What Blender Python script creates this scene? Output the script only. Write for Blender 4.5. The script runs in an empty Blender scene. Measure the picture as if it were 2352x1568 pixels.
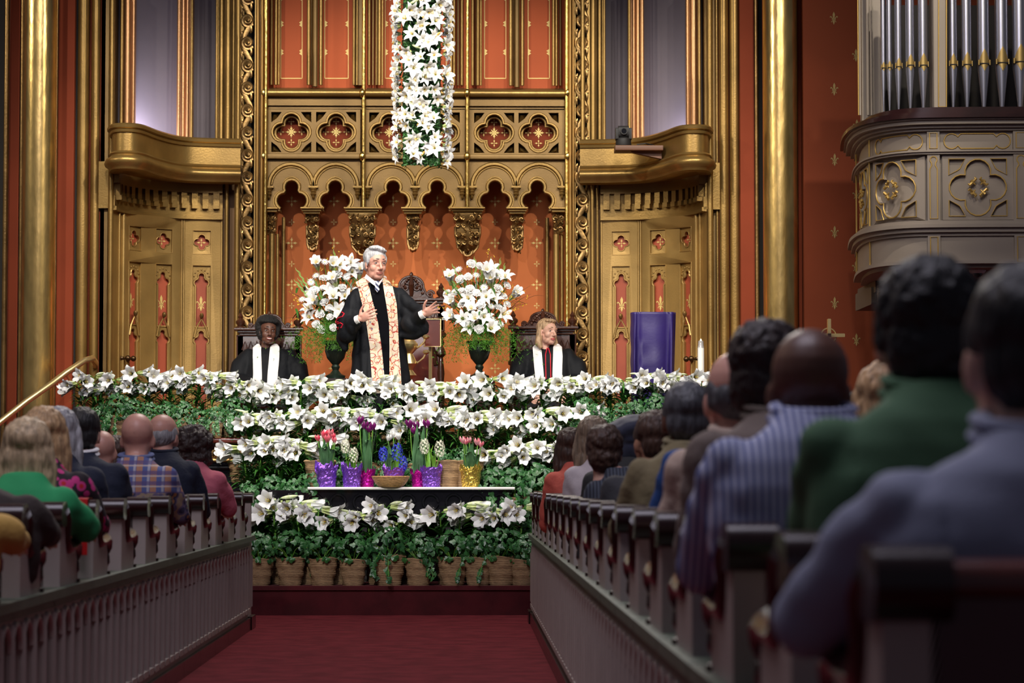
import bpy, math, random
from math import sin, cos, pi, radians, sqrt, atan2, tan
from mathutils import Vector, Matrix, noise, Euler
from mathutils.geometry import tessellate_polygon
random.seed(7)
# ------------------------------------------------------------------ camera, world, lights
FPX = 6000.0; CAMZ = 1.03
YAW = math.atan(116 / FPX); PITCH = math.atan(316 / FPX)
scene = bpy.context.scene
cd = bpy.data.cameras.new('camera'); cam = bpy.data.objects.new('camera', cd)
scene.collection.objects.link(cam); scene.camera = cam
cd.sensor_width = 36; cd.lens = 36 * FPX / 2352; cd.clip_end = 200; cd.clip_start = 0.05
cam.location = (0, 0, CAMZ); cam.rotation_euler = (pi / 2 + PITCH, 0, -YAW)
cd.dof.use_dof = True; cd.dof.focus_distance = 21.0; cd.dof.aperture_fstop = 5.0
CM = Euler((pi / 2 + PITCH, 0, -YAW)).to_matrix()
def at(px, py, Y):
    """the world point at distance Y down the nave that a photo pixel looks at"""
    d = CM @ Vector(((px - 1176) / FPX, (784 - py) / FPX, -1))
    t = Y / d.y
    return Vector((d.x * t, Y, CAMZ + d.z * t))
def pxm(Y): return FPX / Y
w = bpy.data.worlds.new('world'); scene.world = w; w.use_nodes = True
w.node_tree.nodes['Background'].inputs[0].default_value = (0.46, 0.46, 0.62, 1)
w.node_tree.nodes['Background'].inputs[1].default_value = 0.085
def lamp(name, kind, loc, aim, power, col=(1, .93, .82), size=.2, ang=40, blend=.4, sy=None):
    l = bpy.data.lights.new(name, kind); l.energy = power; l.color = col
    if kind == 'SPOT': l.spot_size = radians(ang); l.spot_blend = blend; l.shadow_soft_size = size
    elif kind == 'AREA':
        l.size = size
        if sy: l.shape = 'RECTANGLE'; l.size_y = sy
    else: l.shadow_soft_size = size
    o = bpy.data.objects.new(name, l); scene.collection.objects.link(o); o.location = loc
    o.rotation_euler = (Vector(aim) - Vector(loc)).to_track_quat('-Z', 'Y').to_euler()
    return o
for x, p in ((-5.2, 1500), (-2.6, 1700), (1.8, 1700), (4.4, 1500)):
    lamp('chancel_spotlight', 'SPOT', (x, 15.2, 9.6), (-.46 + (x + .46) * .15, 23.5, 2.6), p, (1, .92, .80), .09, 44, .5)
lamp('front_wash', 'SPOT', (-2.2, 8, 6.0), (-.5, 22.0, 1.8), 2400, (1, .96, .92), .2, 22, .7)
for l_, c_, p_ in (((-9.5, 20.2, 7), -3.93, 520), ((4.2, 14, 8), -3.93, 760), ((-6.2, 17.6, 7), 2.95, 700), ((3.9, 14, 8), 2.95, 620)):
    lamp('column_spotlight', 'SPOT', l_, (c_, 24, 3.6), p_, (1, .90, .72), .12, 2*math.degrees(atan2(3.4, (Vector(l_)-Vector((c_, 24, 3.6))).length)), .7)
lamp('nave_ceiling_glow', 'AREA', (-1.0, 7, 9.0), (-.2, 11, 0), 400, (.86, .82, .98), 5)
lamp('nave_warm_glow', 'AREA', (-6, 12, 7), (0, 10, 0.8), 40, (1, .75, .55), 3)
lamp('chancel_spill', 'AREA', (-.5, 19.2, 7.5), (-.5, 12, .3), 260, (1, .92, .86), 2.5)
scene.view_settings.view_transform = 'Standard'; scene.view_settings.look = 'None'
scene.view_settings.exposure = 0.2; scene.view_settings.gamma = 1; scene.view_settings.use_curve_mapping = False
scene.cycles.use_denoising = True; scene.cycles.max_bounces = 5; scene.cycles.diffuse_bounces = 2
scene.cycles.glossy_bounces = 3; scene.cycles.sample_clamp_indirect = 4

# ------------------------------------------------------------------ helpers
col = scene.collection
class MB:
    def __init__(s): s.V = []; s.F = []; s.M = []
    def add(s, vs, fs, m=0):
        b = len(s.V); s.V += [tuple(v) for v in vs]
        for f in fs: s.F.append([i + b for i in f]); s.M.append(m)
    def box(s, a, b, m=0):
        (x0, y0, z0), (x1, y1, z1) = a, b
        s.add([(x0,y0,z0),(x1,y0,z0),(x1,y1,z0),(x0,y1,z0),(x0,y0,z1),(x1,y0,z1),(x1,y1,z1),(x0,y1,z1)],
              [(0,3,2,1),(4,5,6,7),(0,1,5,4),(1,2,6,5),(2,3,7,6),(3,0,4,7)], m)
    def rbox(s, a, b, r, m=0, axis=0):
        """box with rounded edges along one axis (0 = x)"""
        o = [i for i in range(3) if i != axis]
        u0, v0, u1, v1 = a[o[0]], a[o[1]], b[o[0]], b[o[1]]
        pts = []
        for cx, cy, a0 in ((u1-r, v1-r, 0), (u0+r, v1-r, 90), (u0+r, v0+r, 180), (u1-r, v0+r, 270)):
            for k in range(5):
                t = radians(a0 + 22.5 * k); pts.append((cx + r*cos(t), cy + r*sin(t)))
        def f(u, v, w):
            p = [0, 0, 0]; p[o[0]] = u; p[o[1]] = v; p[axis] = w; return p
        s.slab(pts, [], f, a[axis], b[axis], m)
    def loft(s, rings, m=0, cap=True, close=False, cyc=True):
        n = len(rings[0]); b = len(s.V); vs = [v for r in rings for v in r]; fs = []
        R = len(rings)
        for i in range(R if close else R - 1):
            j = (i + 1) % R
            for k in range(n if cyc else n - 1):
                l = (k + 1) % n; fs.append((i*n+k, i*n+l, j*n+l, j*n+k))
        if cap and not close and cyc:
            fs.append(tuple(range(n))[::-1]); fs.append(tuple((R-1)*n + k for k in range(n)))
        s.add(vs, fs, m)
    def tube(s, pts, r, n=8, m=0, closed=False, flat=1.0, cap=True):
        pts = [Vector(p) for p in pts]; N = len(pts)
        rr = r if isinstance(r, (list, tuple)) else [r] * N
        rings = []; up = None
        for i, p in enumerate(pts):
            if closed: t = pts[(i+1) % N] - pts[i-1]
            else: t = pts[min(i+1, N-1)] - pts[max(i-1, 0)]
            if t.length < 1e-9: t = Vector((0, 0, 1))
            t.normalize()
            if up is None: up = Vector((0, 1, 0)) if abs(t.y) < .9 else Vector((1, 0, 0))
            a = t.cross(up)
            if a.length < 1e-6: a = t.cross(Vector((1, 0, .1)))
            a.normalize(); bb = a.cross(t); up = bb
            rings.append([p + a*(cos(2*pi*k/n)*rr[i]*flat) + bb*(sin(2*pi*k/n)*rr[i]) for k in range(n)])
        s.loft(rings, m, cap, closed)
    def lathe(s, prof, c=(0, 0, 0), n=16, m=0, ax=None):
        rings = []
        for r, z in prof:
            rings.append([(c[0] + r*cos(2*pi*k/n), c[1] + r*sin(2*pi*k/n), c[2] + z) for k in range(n)])
        s.loft(rings, m)
    def ell(s, c, r, n=12, m=0, rot=None):
        rot = rot or Matrix.Identity(3); c = Vector(c)
        if isinstance(r, (int, float)): r = (r, r, r)
        R = n // 2 + 1; rings = []
        vs = [c + rot @ Vector((0, 0, -r[2]))]
        for i in range(1, R - 1):
            a = -pi/2 + pi*i/(R-1)
            for k in range(n):
                t = 2*pi*k/n; vs.append(c + rot @ Vector((r[0]*cos(a)*cos(t), r[1]*cos(a)*sin(t), r[2]*sin(a))))
        vs.append(c + rot @ Vector((0, 0, r[2]))); fs = []
        for k in range(n): fs.append((0, 1 + (k+1) % n, 1 + k))
        for i in range(R - 3):
            for k in range(n):
                l = (k+1) % n; a = 1 + i*n; fs.append((a+k, a+l, a+n+l, a+n+k))
        a = 1 + (R-3)*n; e = len(vs) - 1
        for k in range(n): fs.append((a+k, a+(k+1) % n, e))
        s.add(vs, fs, m)
    def limb(s, chain, n=14):
        """chain of (point, radius): cones with balls at the joints"""
        for i, (p, r) in enumerate(chain):
            s.ell(p, r, n)
            if i: s.tube([chain[i-1][0], p], [chain[i-1][1], r], n)
    def slab(s, outer, holes, f, w0, w1, m=0, ms=None, back=True):
        """flat polygon with holes, pushed through f(u, v, w), between depths w0 (back) and w1 (front)"""
        loops = [outer] + list(holes); pts = [p for l in loops for p in l]
        tri = tessellate_polygon([[Vector((p[0], p[1], 0)) for p in l] for l in loops])
        n = len(pts); vs = [f(p[0], p[1], w1) for p in pts] + [f(p[0], p[1], w0) for p in pts]
        s.add(vs, [tuple(t) for t in tri] + ([tuple(i+n for i in t[::-1]) for t in tri] if back else []), m)
        fs = []; b = 0
        for l in loops:
            k = len(l)
            for i in range(k):
                j = (i+1) % k; fs.append((b+i, b+j, b+j+n, b+i+n))
            b += k
        s.F += [[i + len(s.V) - 2*n for i in q] for q in fs]; s.M += [m if ms is None else ms] * len(fs)
    def mat(s, M):
        s.V = [tuple(M @ Vector(v)) for v in s.V]; return s
    def join(s, o, M=None, m=None):
        b = len(s.V); s.V += [tuple(M @ Vector(v)) for v in o.V] if M else list(o.V)
        s.F += [[i + b for i in f] for f in o.F]; s.M += o.M if m is None else [m] * len(o.F)
    def mesh(s, name, mats, smooth=True, ang=40):
        me = bpy.data.meshes.new(name); me.from_pydata(s.V, [], s.F)
        for m in (mats if isinstance(mats, (list, tuple)) else [mats]): me.materials.append(m)
        me.polygons.foreach_set('material_index', s.M)
        me.validate(); 
        if smooth:
            me.polygons.foreach_set('use_smooth', [True] * len(me.polygons))
            if ang < 180: me.set_sharp_from_angle(angle=radians(ang))
        me.update(); return me
    def build(s, name, mats, parent=None, smooth=True, ang=40):
        o = bpy.data.objects.new(name, s.mesh(name, mats, smooth, ang)); col.objects.link(o)
        if parent: o.parent = parent
        return o
def tag(o, label=None, cat=None, group=None, kind=None):
    if label: o['label'] = label
    if cat: o['category'] = cat
    if group: o['group'] = group
    if kind: o['kind'] = kind
    return o
def thing(name, label, cat, loc=(0, 0, 0), rz=0, group=None):
    o = bpy.data.objects.new(name, None); col.objects.link(o); o.location = loc; o.rotation_euler = (0, 0, rz)
    o.empty_display_size = .1
    return tag(o, label, cat, group)
def struct(name, mb, mats, **k):
    o = mb.build(name, mats, **k); o['kind'] = 'structure'; return o
def shift(loc): return Matrix.Translation(-Vector(loc))
def inst(name, me, parent, loc=(0, 0, 0), rot=(0, 0, 0), sc=1):
    o = bpy.data.objects.new(name, me); col.objects.link(o); o.parent = parent; o.location = loc
    if isinstance(rot, tuple): o.rotation_euler = rot
    else: o.rotation_euler = rot.to_euler()
    o.scale = (sc,)*3 if isinstance(sc, (int, float)) else sc
    return o
def dup(root, loc, rz=None, label=None, group=None, sc=None):
    r = root.copy(); col.objects.link(r); r.location = loc
    if rz is not None: r.rotation_euler = (0, 0, rz)
    if label: r['label'] = label
    if group: r['group'] = group
    if sc: r.scale = (sc,)*3
    for c in list(root.children):
        d = c.copy(); col.objects.link(d); d.parent = r
        for g in c.children:
            e = g.copy(); col.objects.link(e); e.parent = d
    return r
ORD = 'first second third fourth fifth sixth seventh eighth ninth tenth eleventh twelfth thirteenth fourteenth fifteenth sixteenth seventeenth eighteenth nineteenth twentieth'.split()
def nth(k): return ', %s from the left' % ORD[k]
def fuse(mb, name, mats, voxel, sm=4, disp=None, parent=None, pick=None, ang=180):
    """one continuous skin around overlapping volumes"""
    me = mb.mesh('tmp', mats); o = bpy.data.objects.new('tmp', me); tmpc.objects.link(o)
    r = o.modifiers.new('r', 'REMESH'); r.mode = 'VOXEL'; r.voxel_size = voxel; r.use_smooth_shade = True
    if sm: q = o.modifiers.new('s', 'SMOOTH'); q.factor = .5; q.iterations = sm
    vl = tmps.view_layers[0]; vl.update()
    dg = vl.depsgraph; dg.update(); ev = o.evaluated_get(dg)
    nm = bpy.data.meshes.new_from_object(ev, depsgraph=dg); nm.name = name
    bpy.data.objects.remove(o); bpy.data.meshes.remove(me)
    if disp:
        CO = [v.co.copy() for v in nm.vertices]; NO = [v.normal.copy() for v in nm.vertices]; out = []
        for c_, n_ in zip(CO, NO):
            d = disp(c_, n_)
            if isinstance(d, Vector): c_ = c_ + d
            elif d: c_ = c_ + n_ * d
            out += c_[:]
        nm.vertices.foreach_set('co', out)
    nm.polygons.foreach_set('use_smooth', [True] * len(nm.polygons))
    if not nm.materials:
        for m in (mats if isinstance(mats, (list, tuple)) else [mats]): nm.materials.append(m)
    if pick:
        for p in nm.polygons: p.material_index = pick(p.center)
    nm.update()
    oo = bpy.data.objects.new(name, nm); col.objects.link(oo)
    if parent: oo.parent = parent
    return oo
tmps = bpy.data.scenes.new('shaping'); tmpc = tmps.collection

# ------------------------------------------------------------------ materials
def mat(name, c, rough=.5, metal=0, bump=0, bs=30, var=0, vs=4, c2=None, sheen=0, coat=0, spec=None, stretch=None, emit=0, sss=0):
    m = bpy.data.materials.new(name); m.use_nodes = True; nt = m.node_tree; N = nt.nodes; L = nt.links
    b = N['Principled BSDF']; b.inputs['Base Color'].default_value = (*c, 1)
    b.inputs['Roughness'].default_value = rough; b.inputs['Metallic'].default_value = metal
    if sheen: b.inputs['Sheen Weight'].default_value = sheen
    if coat: b.inputs['Coat Weight'].default_value = coat
    if spec is not None: b.inputs['Specular IOR Level'].default_value = spec
    if sss: b.inputs['Subsurface Weight'].default_value = sss; b.inputs['Subsurface Radius'].default_value = (.02, .008, .004)
    if emit: b.inputs['Emission Color'].default_value = (*c, 1); b.inputs['Emission Strength'].default_value = emit
    tc = N.new('ShaderNodeTexCoord'); mp = N.new('ShaderNodeMapping'); L.new(tc.outputs['Object'], mp.inputs[0])
    if stretch: mp.inputs['Scale'].default_value = stretch
    if var or c2:
        n = N.new('ShaderNodeTexNoise'); n.inputs['Scale'].default_value = vs; n.inputs['Detail'].default_value = 6
        L.new(mp.outputs[0], n.inputs['Vector'])
        r = N.new('ShaderNodeValToRGB'); c2 = c2 or tuple(x * (1 - var) for x in c)
        r.color_ramp.elements[0].position = .38; r.color_ramp.elements[0].color = (*c2, 1)
        r.color_ramp.elements[1].position = .62; r.color_ramp.elements[1].color = (*c, 1)
        L.new(n.outputs[0], r.inputs[0]); L.new(r.outputs[0], b.inputs['Base Color'])
    if bump:
        n = N.new('ShaderNodeTexNoise'); n.inputs['Scale'].default_value = bs; n.inputs['Detail'].default_value = 4
        L.new(mp.outputs[0], n.inputs['Vector'])
        u = N.new('ShaderNodeBump'); u.inputs['Strength'].default_value = bump; u.inputs['Distance'].default_value = .01
        L.new(n.outputs[0], u.inputs['Height']); L.new(u.outputs[0], b.inputs['Normal'])
    return m
GOLD = mat('gold_paint', (.36, .225, .070), .38, .75, .12, 60, .25, 3)
DOORG = mat('door_gold', (.42, .265, .085), .42, .6, .1, 80, .2, 3)
GOLDM = mat('matte_gold', (.235, .145, .050), .5, .55, .1, 80, .2, 3)
GOLDB = mat('gold_leaf', (.80, .56, .17), .25, 1, .35, 25, .2, 9)
GOLDC = mat('column_leaf', (.88, .61, .22), .26, .95, .3, 7, .25, 5, stretch=(2.5, 2.5, .8))
GOLDS = mat('stencil_gold', (.68, .50, .17), .5, .3)
BRONZE = mat('carved_bronze', (.36, .22, .08), .33, .85, .2, 40, .3, 6)
COPPER = mat('copper_gold', (.55, .30, .14), .32, .85, .1, 40)
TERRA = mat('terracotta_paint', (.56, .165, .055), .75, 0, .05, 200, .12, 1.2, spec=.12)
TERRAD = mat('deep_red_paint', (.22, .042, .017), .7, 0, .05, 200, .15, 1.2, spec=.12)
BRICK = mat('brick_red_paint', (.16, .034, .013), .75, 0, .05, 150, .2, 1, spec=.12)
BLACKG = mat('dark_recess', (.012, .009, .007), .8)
GREYP = mat('grey_plaster', (.17, .15, .175), .85, 0, .05, 90, .08, 2)
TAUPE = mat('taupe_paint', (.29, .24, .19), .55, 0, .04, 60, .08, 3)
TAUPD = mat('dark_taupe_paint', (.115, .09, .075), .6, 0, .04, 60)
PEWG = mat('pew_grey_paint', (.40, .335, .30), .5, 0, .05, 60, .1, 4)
GRNP = mat('ledge_green_paint', (.10, .125, .085), .5, 0, .05, 60, .2, 4)
MAHOG = mat('mahogany', (.028, .007, .006), .27, 0, .04, 20, .4, 6, coat=.15)
MAHOR = mat('red_mahogany', (.13, .022, .014), .25, 0, .04, 20, .35, 6, coat=.5)
CARVW = mat('carved_dark_oak', (.06, .019, .009), .28, 0, .1, 60, .4, 12, coat=.3)
CARPET = mat('red_carpet', (.17, .023, .03), .95, 0, .5, 400, .3, 6, spec=.1)
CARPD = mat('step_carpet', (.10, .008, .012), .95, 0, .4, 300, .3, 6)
BLK = mat('black_lacquer', (.006, .006, .008), .12, 0, 0, 1, coat=.5)
BLKM = mat('matte_black', (.012, .011, .011), .6)
WHITE = mat('white_petal', (.93, .94, .93), .5, 0, .1, 120)
PETG = mat('petal_throat', (.62, .72, .30), .5)
YEL = mat('stamen_yellow', (.85, .55, .03), .5)
BUD = mat('bud_green_white', (.62, .74, .32), .45, 0, 0, 1, 0, 30, c2=(.80, .84, .62))
BUDY = mat('bud_amber', (.75, .50, .12), .45, 0, 0, 1, .2, 40)
LEAF = mat('lily_leaf', (.05, .19, .028), .38, 0, .1, 60, .5, 6)
STEMM = mat('green_stem', (.13, .32, .04), .45)
IVY = mat('ivy_leaf', (.032, .13, .030), .33, 0, .15, 90, 0, 9, c2=(.012, .06, .018))
IVY2 = mat('pale_ivy_leaf', (.075, .20, .07), .35, 0, .15, 90, 0, 9, c2=(.02, .085, .03))
FERN = mat('fern_green', (.08, .28, .02), .5, 0, 0, 1, .5, 20)
BURL = mat('woven_wrap', (.48, .31, .16), .8, 0, .8, 90, .35, 30, stretch=(1, 1, 4))
SOIL = mat('potting_soil', (.02, .013, .008), .95)
BRASS = mat('polished_brass', (.85, .64, .30), .3, .9)
CHROME = mat('organ_pipe_tin', (.50, .50, .56), .3, .95, .05, 8)
WHITEC = mat('white_cloth', (.80, .78, .77), .75, 0, .2, 150)
PURP = mat('purple_satin', (.022, .010, .115), .5, 0, .1, 40, .2, 3)
WICK = mat('wicker', (.68, .38, .15), .55, 0, .9, 60, .4, 40, stretch=(1, 1, 3))
MARB = mat('white_marble', (.78, .74, .72), .3)
ROBE = mat('black_robe_cloth', (.0045, .0055, .008), .7, 0, .2, 120, spec=.22)
VELV = mat('black_velvet', (.0025, .0025, .004), .95, spec=.1)
# ------------------------------------------------------------------ drawing helpers for tracery
def arc(cx, cy, r, a0, a1, n=12, ry=None):
    ry = ry or r
    return [(cx + r*cos(radians(a0 + (a1-a0)*i/n)), cy + ry*sin(radians(a0 + (a1-a0)*i/n))) for i in range(n+1)]
def quatre(cx, cy, d, r, n=9, sx=1):
    x = (d + sqrt(max(2*r*r - d*d, 0))) / 2; a = math.degrees(atan2(x, x - d)); pts = []
    for k in range(4):
        t = 90*k; pts += arc(cx + d*cos(radians(t)), cy + d*sin(radians(t)), r, t-a, t+a, n)[:-1]
    return [((x_-cx)*sx + cx, y_) for x_, y_ in pts]
def trefoil(cx, yt, yb, w, rt, rs, ys, n=8):
    """trefoil-headed slot, v upward: yt top, yb bottom, w half width of the jambs, rt/rs radii of head/side lobes, ys side lobe centre"""
    pts = [(cx - w, yb), (cx - w, ys - rs*.9)]
    pts += arc(cx - w*.62, ys, rs, 235, 95, n)
    pts += arc(cx, yt - rt, rt, 205, -25, n+2)
    pts += arc(cx + w*.62, ys, rs, 85, -55, n)
    pts += [(cx + w, ys - rs*.9), (cx + w, yb)]
    return pts
def PL(Y):
    """maps photo-pixel outlines to a real wall plane at distance Y; w is the height off that plane toward the nave"""
    def f(u, v, w_):
        p = at(u, v, Y); return (p.x, Y - w_, p.z)
    return f
class Path:
    """a plan curve (x, y) run left to right, bulged outward along its normal"""
    def __init__(s, pts, smooth=3):
        p = [Vector(q[:2]) for q in pts]
        for _ in range(smooth):
            q = [p[0]]
            for i in range(len(p)-1): q += [p[i]*.75 + p[i+1]*.25, p[i]*.25 + p[i+1]*.75]
            p = q + [p[-1]]
        s.p = p; s.l = [0]
        for i in range(1, len(p)): s.l.append(s.l[-1] + (p[i]-p[i-1]).length)
        s.L = s.l[-1]
    def at(s, t):
        t = max(0, min(s.L, t)); i = 0
        while i < len(s.l)-2 and s.l[i+1] < t: i += 1
        a, b = s.p[i], s.p[i+1]; d = b - a; k = (t - s.l[i]) / max(d.length, 1e-9)
        def nrm(j):
            j0, j1 = max(j-1, 0), min(j+1, len(s.p)-1); e = (s.p[j1]-s.p[j0]).normalized(); return Vector((e.y, -e.x))
        n = (nrm(i)*(1-k) + nrm(i+1)*k).normalized()
        return a + d*k, n
    def __call__(s, t, z, w_=0):
        p, n = s.at(t); q = p + n*w_; return (q.x, q.y, z)
    def s_px(s, px):
        best = None
        for i in range(201):
            t = s.L*i/200; q, _ = s.at(t); e = abs(1060 + q.x/q.y*FPX - px)
            if best is None or e < best[0]: best = (e, t)
        return best[1]
    def sweep(s, mb, prof, t0=0, t1=None, n=None, m=0):
        t1 = s.L if t1 is None else t1; n = n or max(2, int((t1-t0)/.06)); rings = []
        for i in range(n+1):
            t = t0 + (t1-t0)*i/n; rings.append([s(t, z, o) for o, z in prof])
        mb.loft(rings, m, cap=True)
def zt(py, Y): return at(1060, py, Y).z
def xt(px, Y): return at(px, 1100, Y).x
def crossmark(mb, u, v, r, f, w_, m=0, dm=1):
    for k in range(4):
        t = pi/2*k; c, s_ = cos(t), sin(t)
        o = [(r*.15, 0), (r*.55, r*.17), (r*.66, r*.22), (r*.62, r*.10), (r, 0), (r*.62, -r*.10), (r*.66, -r*.22), (r*.55, -r*.17)]
        mb.slab([(u + a*c - b*s_, v + a*s_ + b*c) for a, b in o], [], f, w_-.001, w_, m, back=False)
    mb.slab([(u + r*.13*cos(pi/3*i), v + r*.13*sin(pi/3*i)) for i in range(6)], [], f, w_-.001, w_, m, back=False)
def fleur(mb, u, v, h, f, w_, m=0, sg=1):
    def P(l): return [(u + a*h, v + sg*b*h) for a, b in l]
    for l in ([(0, .5), (.09, .3), (.07, .1), (.035, -.05), (-.035, -.05), (-.07, .1), (-.09, .3)],
              [(-.16, -.07), (.16, -.07), (.16, -.12), (-.16, -.12)],
              [(0, -.12), (.06, -.2), (.07, -.32), (0, -.5), (-.07, -.32), (-.06, -.2)]):
        mb.slab(P(l), [], f, w_-.001, w_, m, back=False)
    for s_ in (-1, 1):
        mb.slab(P([(s_*a, b) for a, b in [(.04, -.06), (.12, .06), (.2, .16), (.29, .15), (.3, .05), (.25, .02), (.26, .1), (.2, .08), (.12, -.06)]]), [], f, w_-.001, w_, m, back=False)
        mb.slab(P([(s_*a, b) for a, b in [(.04, -.13), (.15, -.2), (.2, -.3), (.15, -.33), (.14, -.26), (.05, -.2)]]), [], f, w_-.001, w_, m, back=False)
def vtube(mb, px, wpx, Y, y0, y1, m=0, n=14):
    x = xt(px, Y); r = wpx/2/pxm(Y)
    mb.tube([(x, Y, zt(y1, Y)), (x, Y, zt(y0, Y))], r, n, m)
def beads(mb, pts, f, w_, r, m=0, closed=True, n=6):
    out = []; L_ = len(pts)
    for i in range(L_ if closed else L_-1):
        p, q = pts[i], pts[(i+1) % L_]; dd = (Vector(f(p[0], p[1], 0)) - Vector(f(q[0], q[1], 0))).length; k = max(1, int(dd/.09))
        out += [(p[0] + (q[0]-p[0])*j/k, p[1] + (q[1]-p[1])*j/k) for j in range(k)]
    pts = out if closed else out + [pts[-1]]
    mb.tube([f(p[0], p[1], w_) for p in pts], r, n, m, closed)

TOP = -60
# ------------------------------------------------------------------ the setting
b = MB(); b.box((-9, -2, -.1), (9, 22, 0)); struct('floor', b, CARPET)
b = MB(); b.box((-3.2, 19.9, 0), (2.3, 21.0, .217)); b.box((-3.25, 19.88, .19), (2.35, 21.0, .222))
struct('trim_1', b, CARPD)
FZ = 1.12
b = MB(); b.box((-6, 21.75, 0), (5, 23.6, FZ)); b.box((-6, 23.6, 0), (5, 27, 1.25)); struct('floor_chancel', b, CARPET)
# far walls either side of the chancel
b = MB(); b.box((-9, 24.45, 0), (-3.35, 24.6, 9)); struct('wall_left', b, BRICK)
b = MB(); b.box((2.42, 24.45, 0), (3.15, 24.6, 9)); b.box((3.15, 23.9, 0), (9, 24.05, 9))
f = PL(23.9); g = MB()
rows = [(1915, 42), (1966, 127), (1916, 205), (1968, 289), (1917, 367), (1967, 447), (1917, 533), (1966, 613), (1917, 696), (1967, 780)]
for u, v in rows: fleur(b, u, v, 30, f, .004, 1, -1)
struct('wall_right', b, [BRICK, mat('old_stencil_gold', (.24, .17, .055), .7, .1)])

# coloured strips, columns and mouldings left and right
def tubes(mb, L, m=0):
    for px, wd, Y in L: vtube(mb, px, wd, Y, 1260, TOP, m)
def strip(mb, x0, x1, Y, m, y1=TOP, y0=1270, th=.12):
    mb.box((xt(x0, Y), Y, zt(y0, Y)), (xt(x1, Y), Y + th, zt(y1, Y)), m)
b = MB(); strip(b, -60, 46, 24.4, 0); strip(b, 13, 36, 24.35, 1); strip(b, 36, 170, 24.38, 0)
strip(b, 126, 163, 24.3, 1); tubes(b, [(6, 12, 24.3), (42, 8, 24.3), (121, 9, 24.3)], 2)
struct('trim_2', b, [BLACKG, TERRAD, BRONZE])
b = MB(); strip(b, 1704, 1760, 24.38, 0); strip(b, 1704, 1736, 24.3, 1); strip(b, 1833, 1851, 24.3, 1); strip(b, 1740, 1904, 24.36, 0)
tubes(b, [(1742, 10, 24.3), (1856, 9, 24.25), (1866, 8, 24.2)], 2); strip(b, 1870, 1901, 24.2, 0)
f = PL(24.2)
for k in range(46):
    v = -20 + 19*k
    if v > 1000: break
    for q in (1874, 1879, 1892, 1897): b.slab([(q, v), (q+2.6, v), (q+2.6, v+14), (q, v+14)], [], f, 0, .004, 2, back=False)
    s_ = 1 if k % 2 else -1
    for q in range(3): b.slab([(1883, v+q*6), (1890, v+q*6+s_*5), (1890, v+q*6+s_*5+3), (1883, v+q*6+3)], [], f, 0, .004, 2, back=False)
struct('trim_3', b, [BLACKG, TERRAD, BRONZE])
b = MB(); vtube(b, 83, 76, 24.0, 1270, TOP, 0, 48); struct('column_left', b, GOLDC)
b = MB(); vtube(b, 1796, 80, 24.0, 1270, TOP, 0, 48); struct('column_right', b, GOLDC)
def cluster(name, back, tl, flats):
    b = MB(); x0, x1, Y = back; strip(b, x0, x1, Y, 0, th=.3)
    for px, wd, Y in tl: vtube(b, px, wd, Y, 1240, TOP, 0, 16)
    for a0, a1, Y in flats: strip(b, a0, a1, Y, 1, th=.2)
    struct(name, b, [GOLD, GOLDM])
cluster('trim_4', (166, 256, 24.52), [(183, 28, 24.42), (212, 20, 24.42), (249, 12, 24.38), (197, 6, 24.5), (170, 8, 24.5)], [(225, 242, 24.45)])
cluster('trim_5', (1622, 1708, 24.52), [(1634, 13, 24.38), (1666, 22, 24.42), (1691, 24, 24.42), (1650, 7, 24.45), (1705, 7, 24.5)], [(1642, 1655, 24.48)])

# ------------------------------------------------------------------ centre bay: back wall and tracery
b = MB(); Y = 25.85; b.box((xt(590, Y), Y, 0), (xt(1320, Y), Y+.2, 6.6), 0); f = PL(Y)
cols = [670, 767, 903, 1004, 1137, 1233]
for i, u in enumerate(cols):
    for j, v in enumerate(range(462, 900, 48)):
        if j % 2 == 0: crossmark(b, u, v, 14, f, .003, 1)
        else: crossmark(b, u, v, 8, f, .003, 1)
struct('wall_back', b, [TERRA, GOLDS])
b = MB(); Y = 25.62; b.box((xt(600, Y), Y, 4.4), (xt(1310, Y), Y+.1, 7), 0); f = PL(Y)
for x0, x1 in ((637, 702), (738, 808), (877, 940), (972, 1033), (1105, 1170), (1205, 1270)):
    for x in (x0+8, x1-8):
        b.slab([(x-.8, -40), (x+.8, -40), (x+.8, 180), (x-.8, 180)], [], f, 0, .004, 1, back=False)
        for v in (-5, 55, 120):
            s_ = 1 if x == x0+8 else -1
            b.slab([(x, v-8), (x+s_*7, v-3), (x+s_*3, v), (x+s_*7, v+3), (x, v+8)], [], f, 0, .005, 1, back=False)
    b.slab([(x0+8, 179), (x1-8, 179), (x1-8, 181), (x0+8, 181)], [], f, 0, .004, 1, back=False)
struct('wall_upper', b, [mat('upper_terracotta', (.47, .088, .02), .75, 0, .05, 200, .12, 1.2), GOLDS])
YF = 25.38; F = PL(YF)
BAYS = [(612, 828), (838, 1068), (1078, 1297)]
b = MB()
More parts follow.
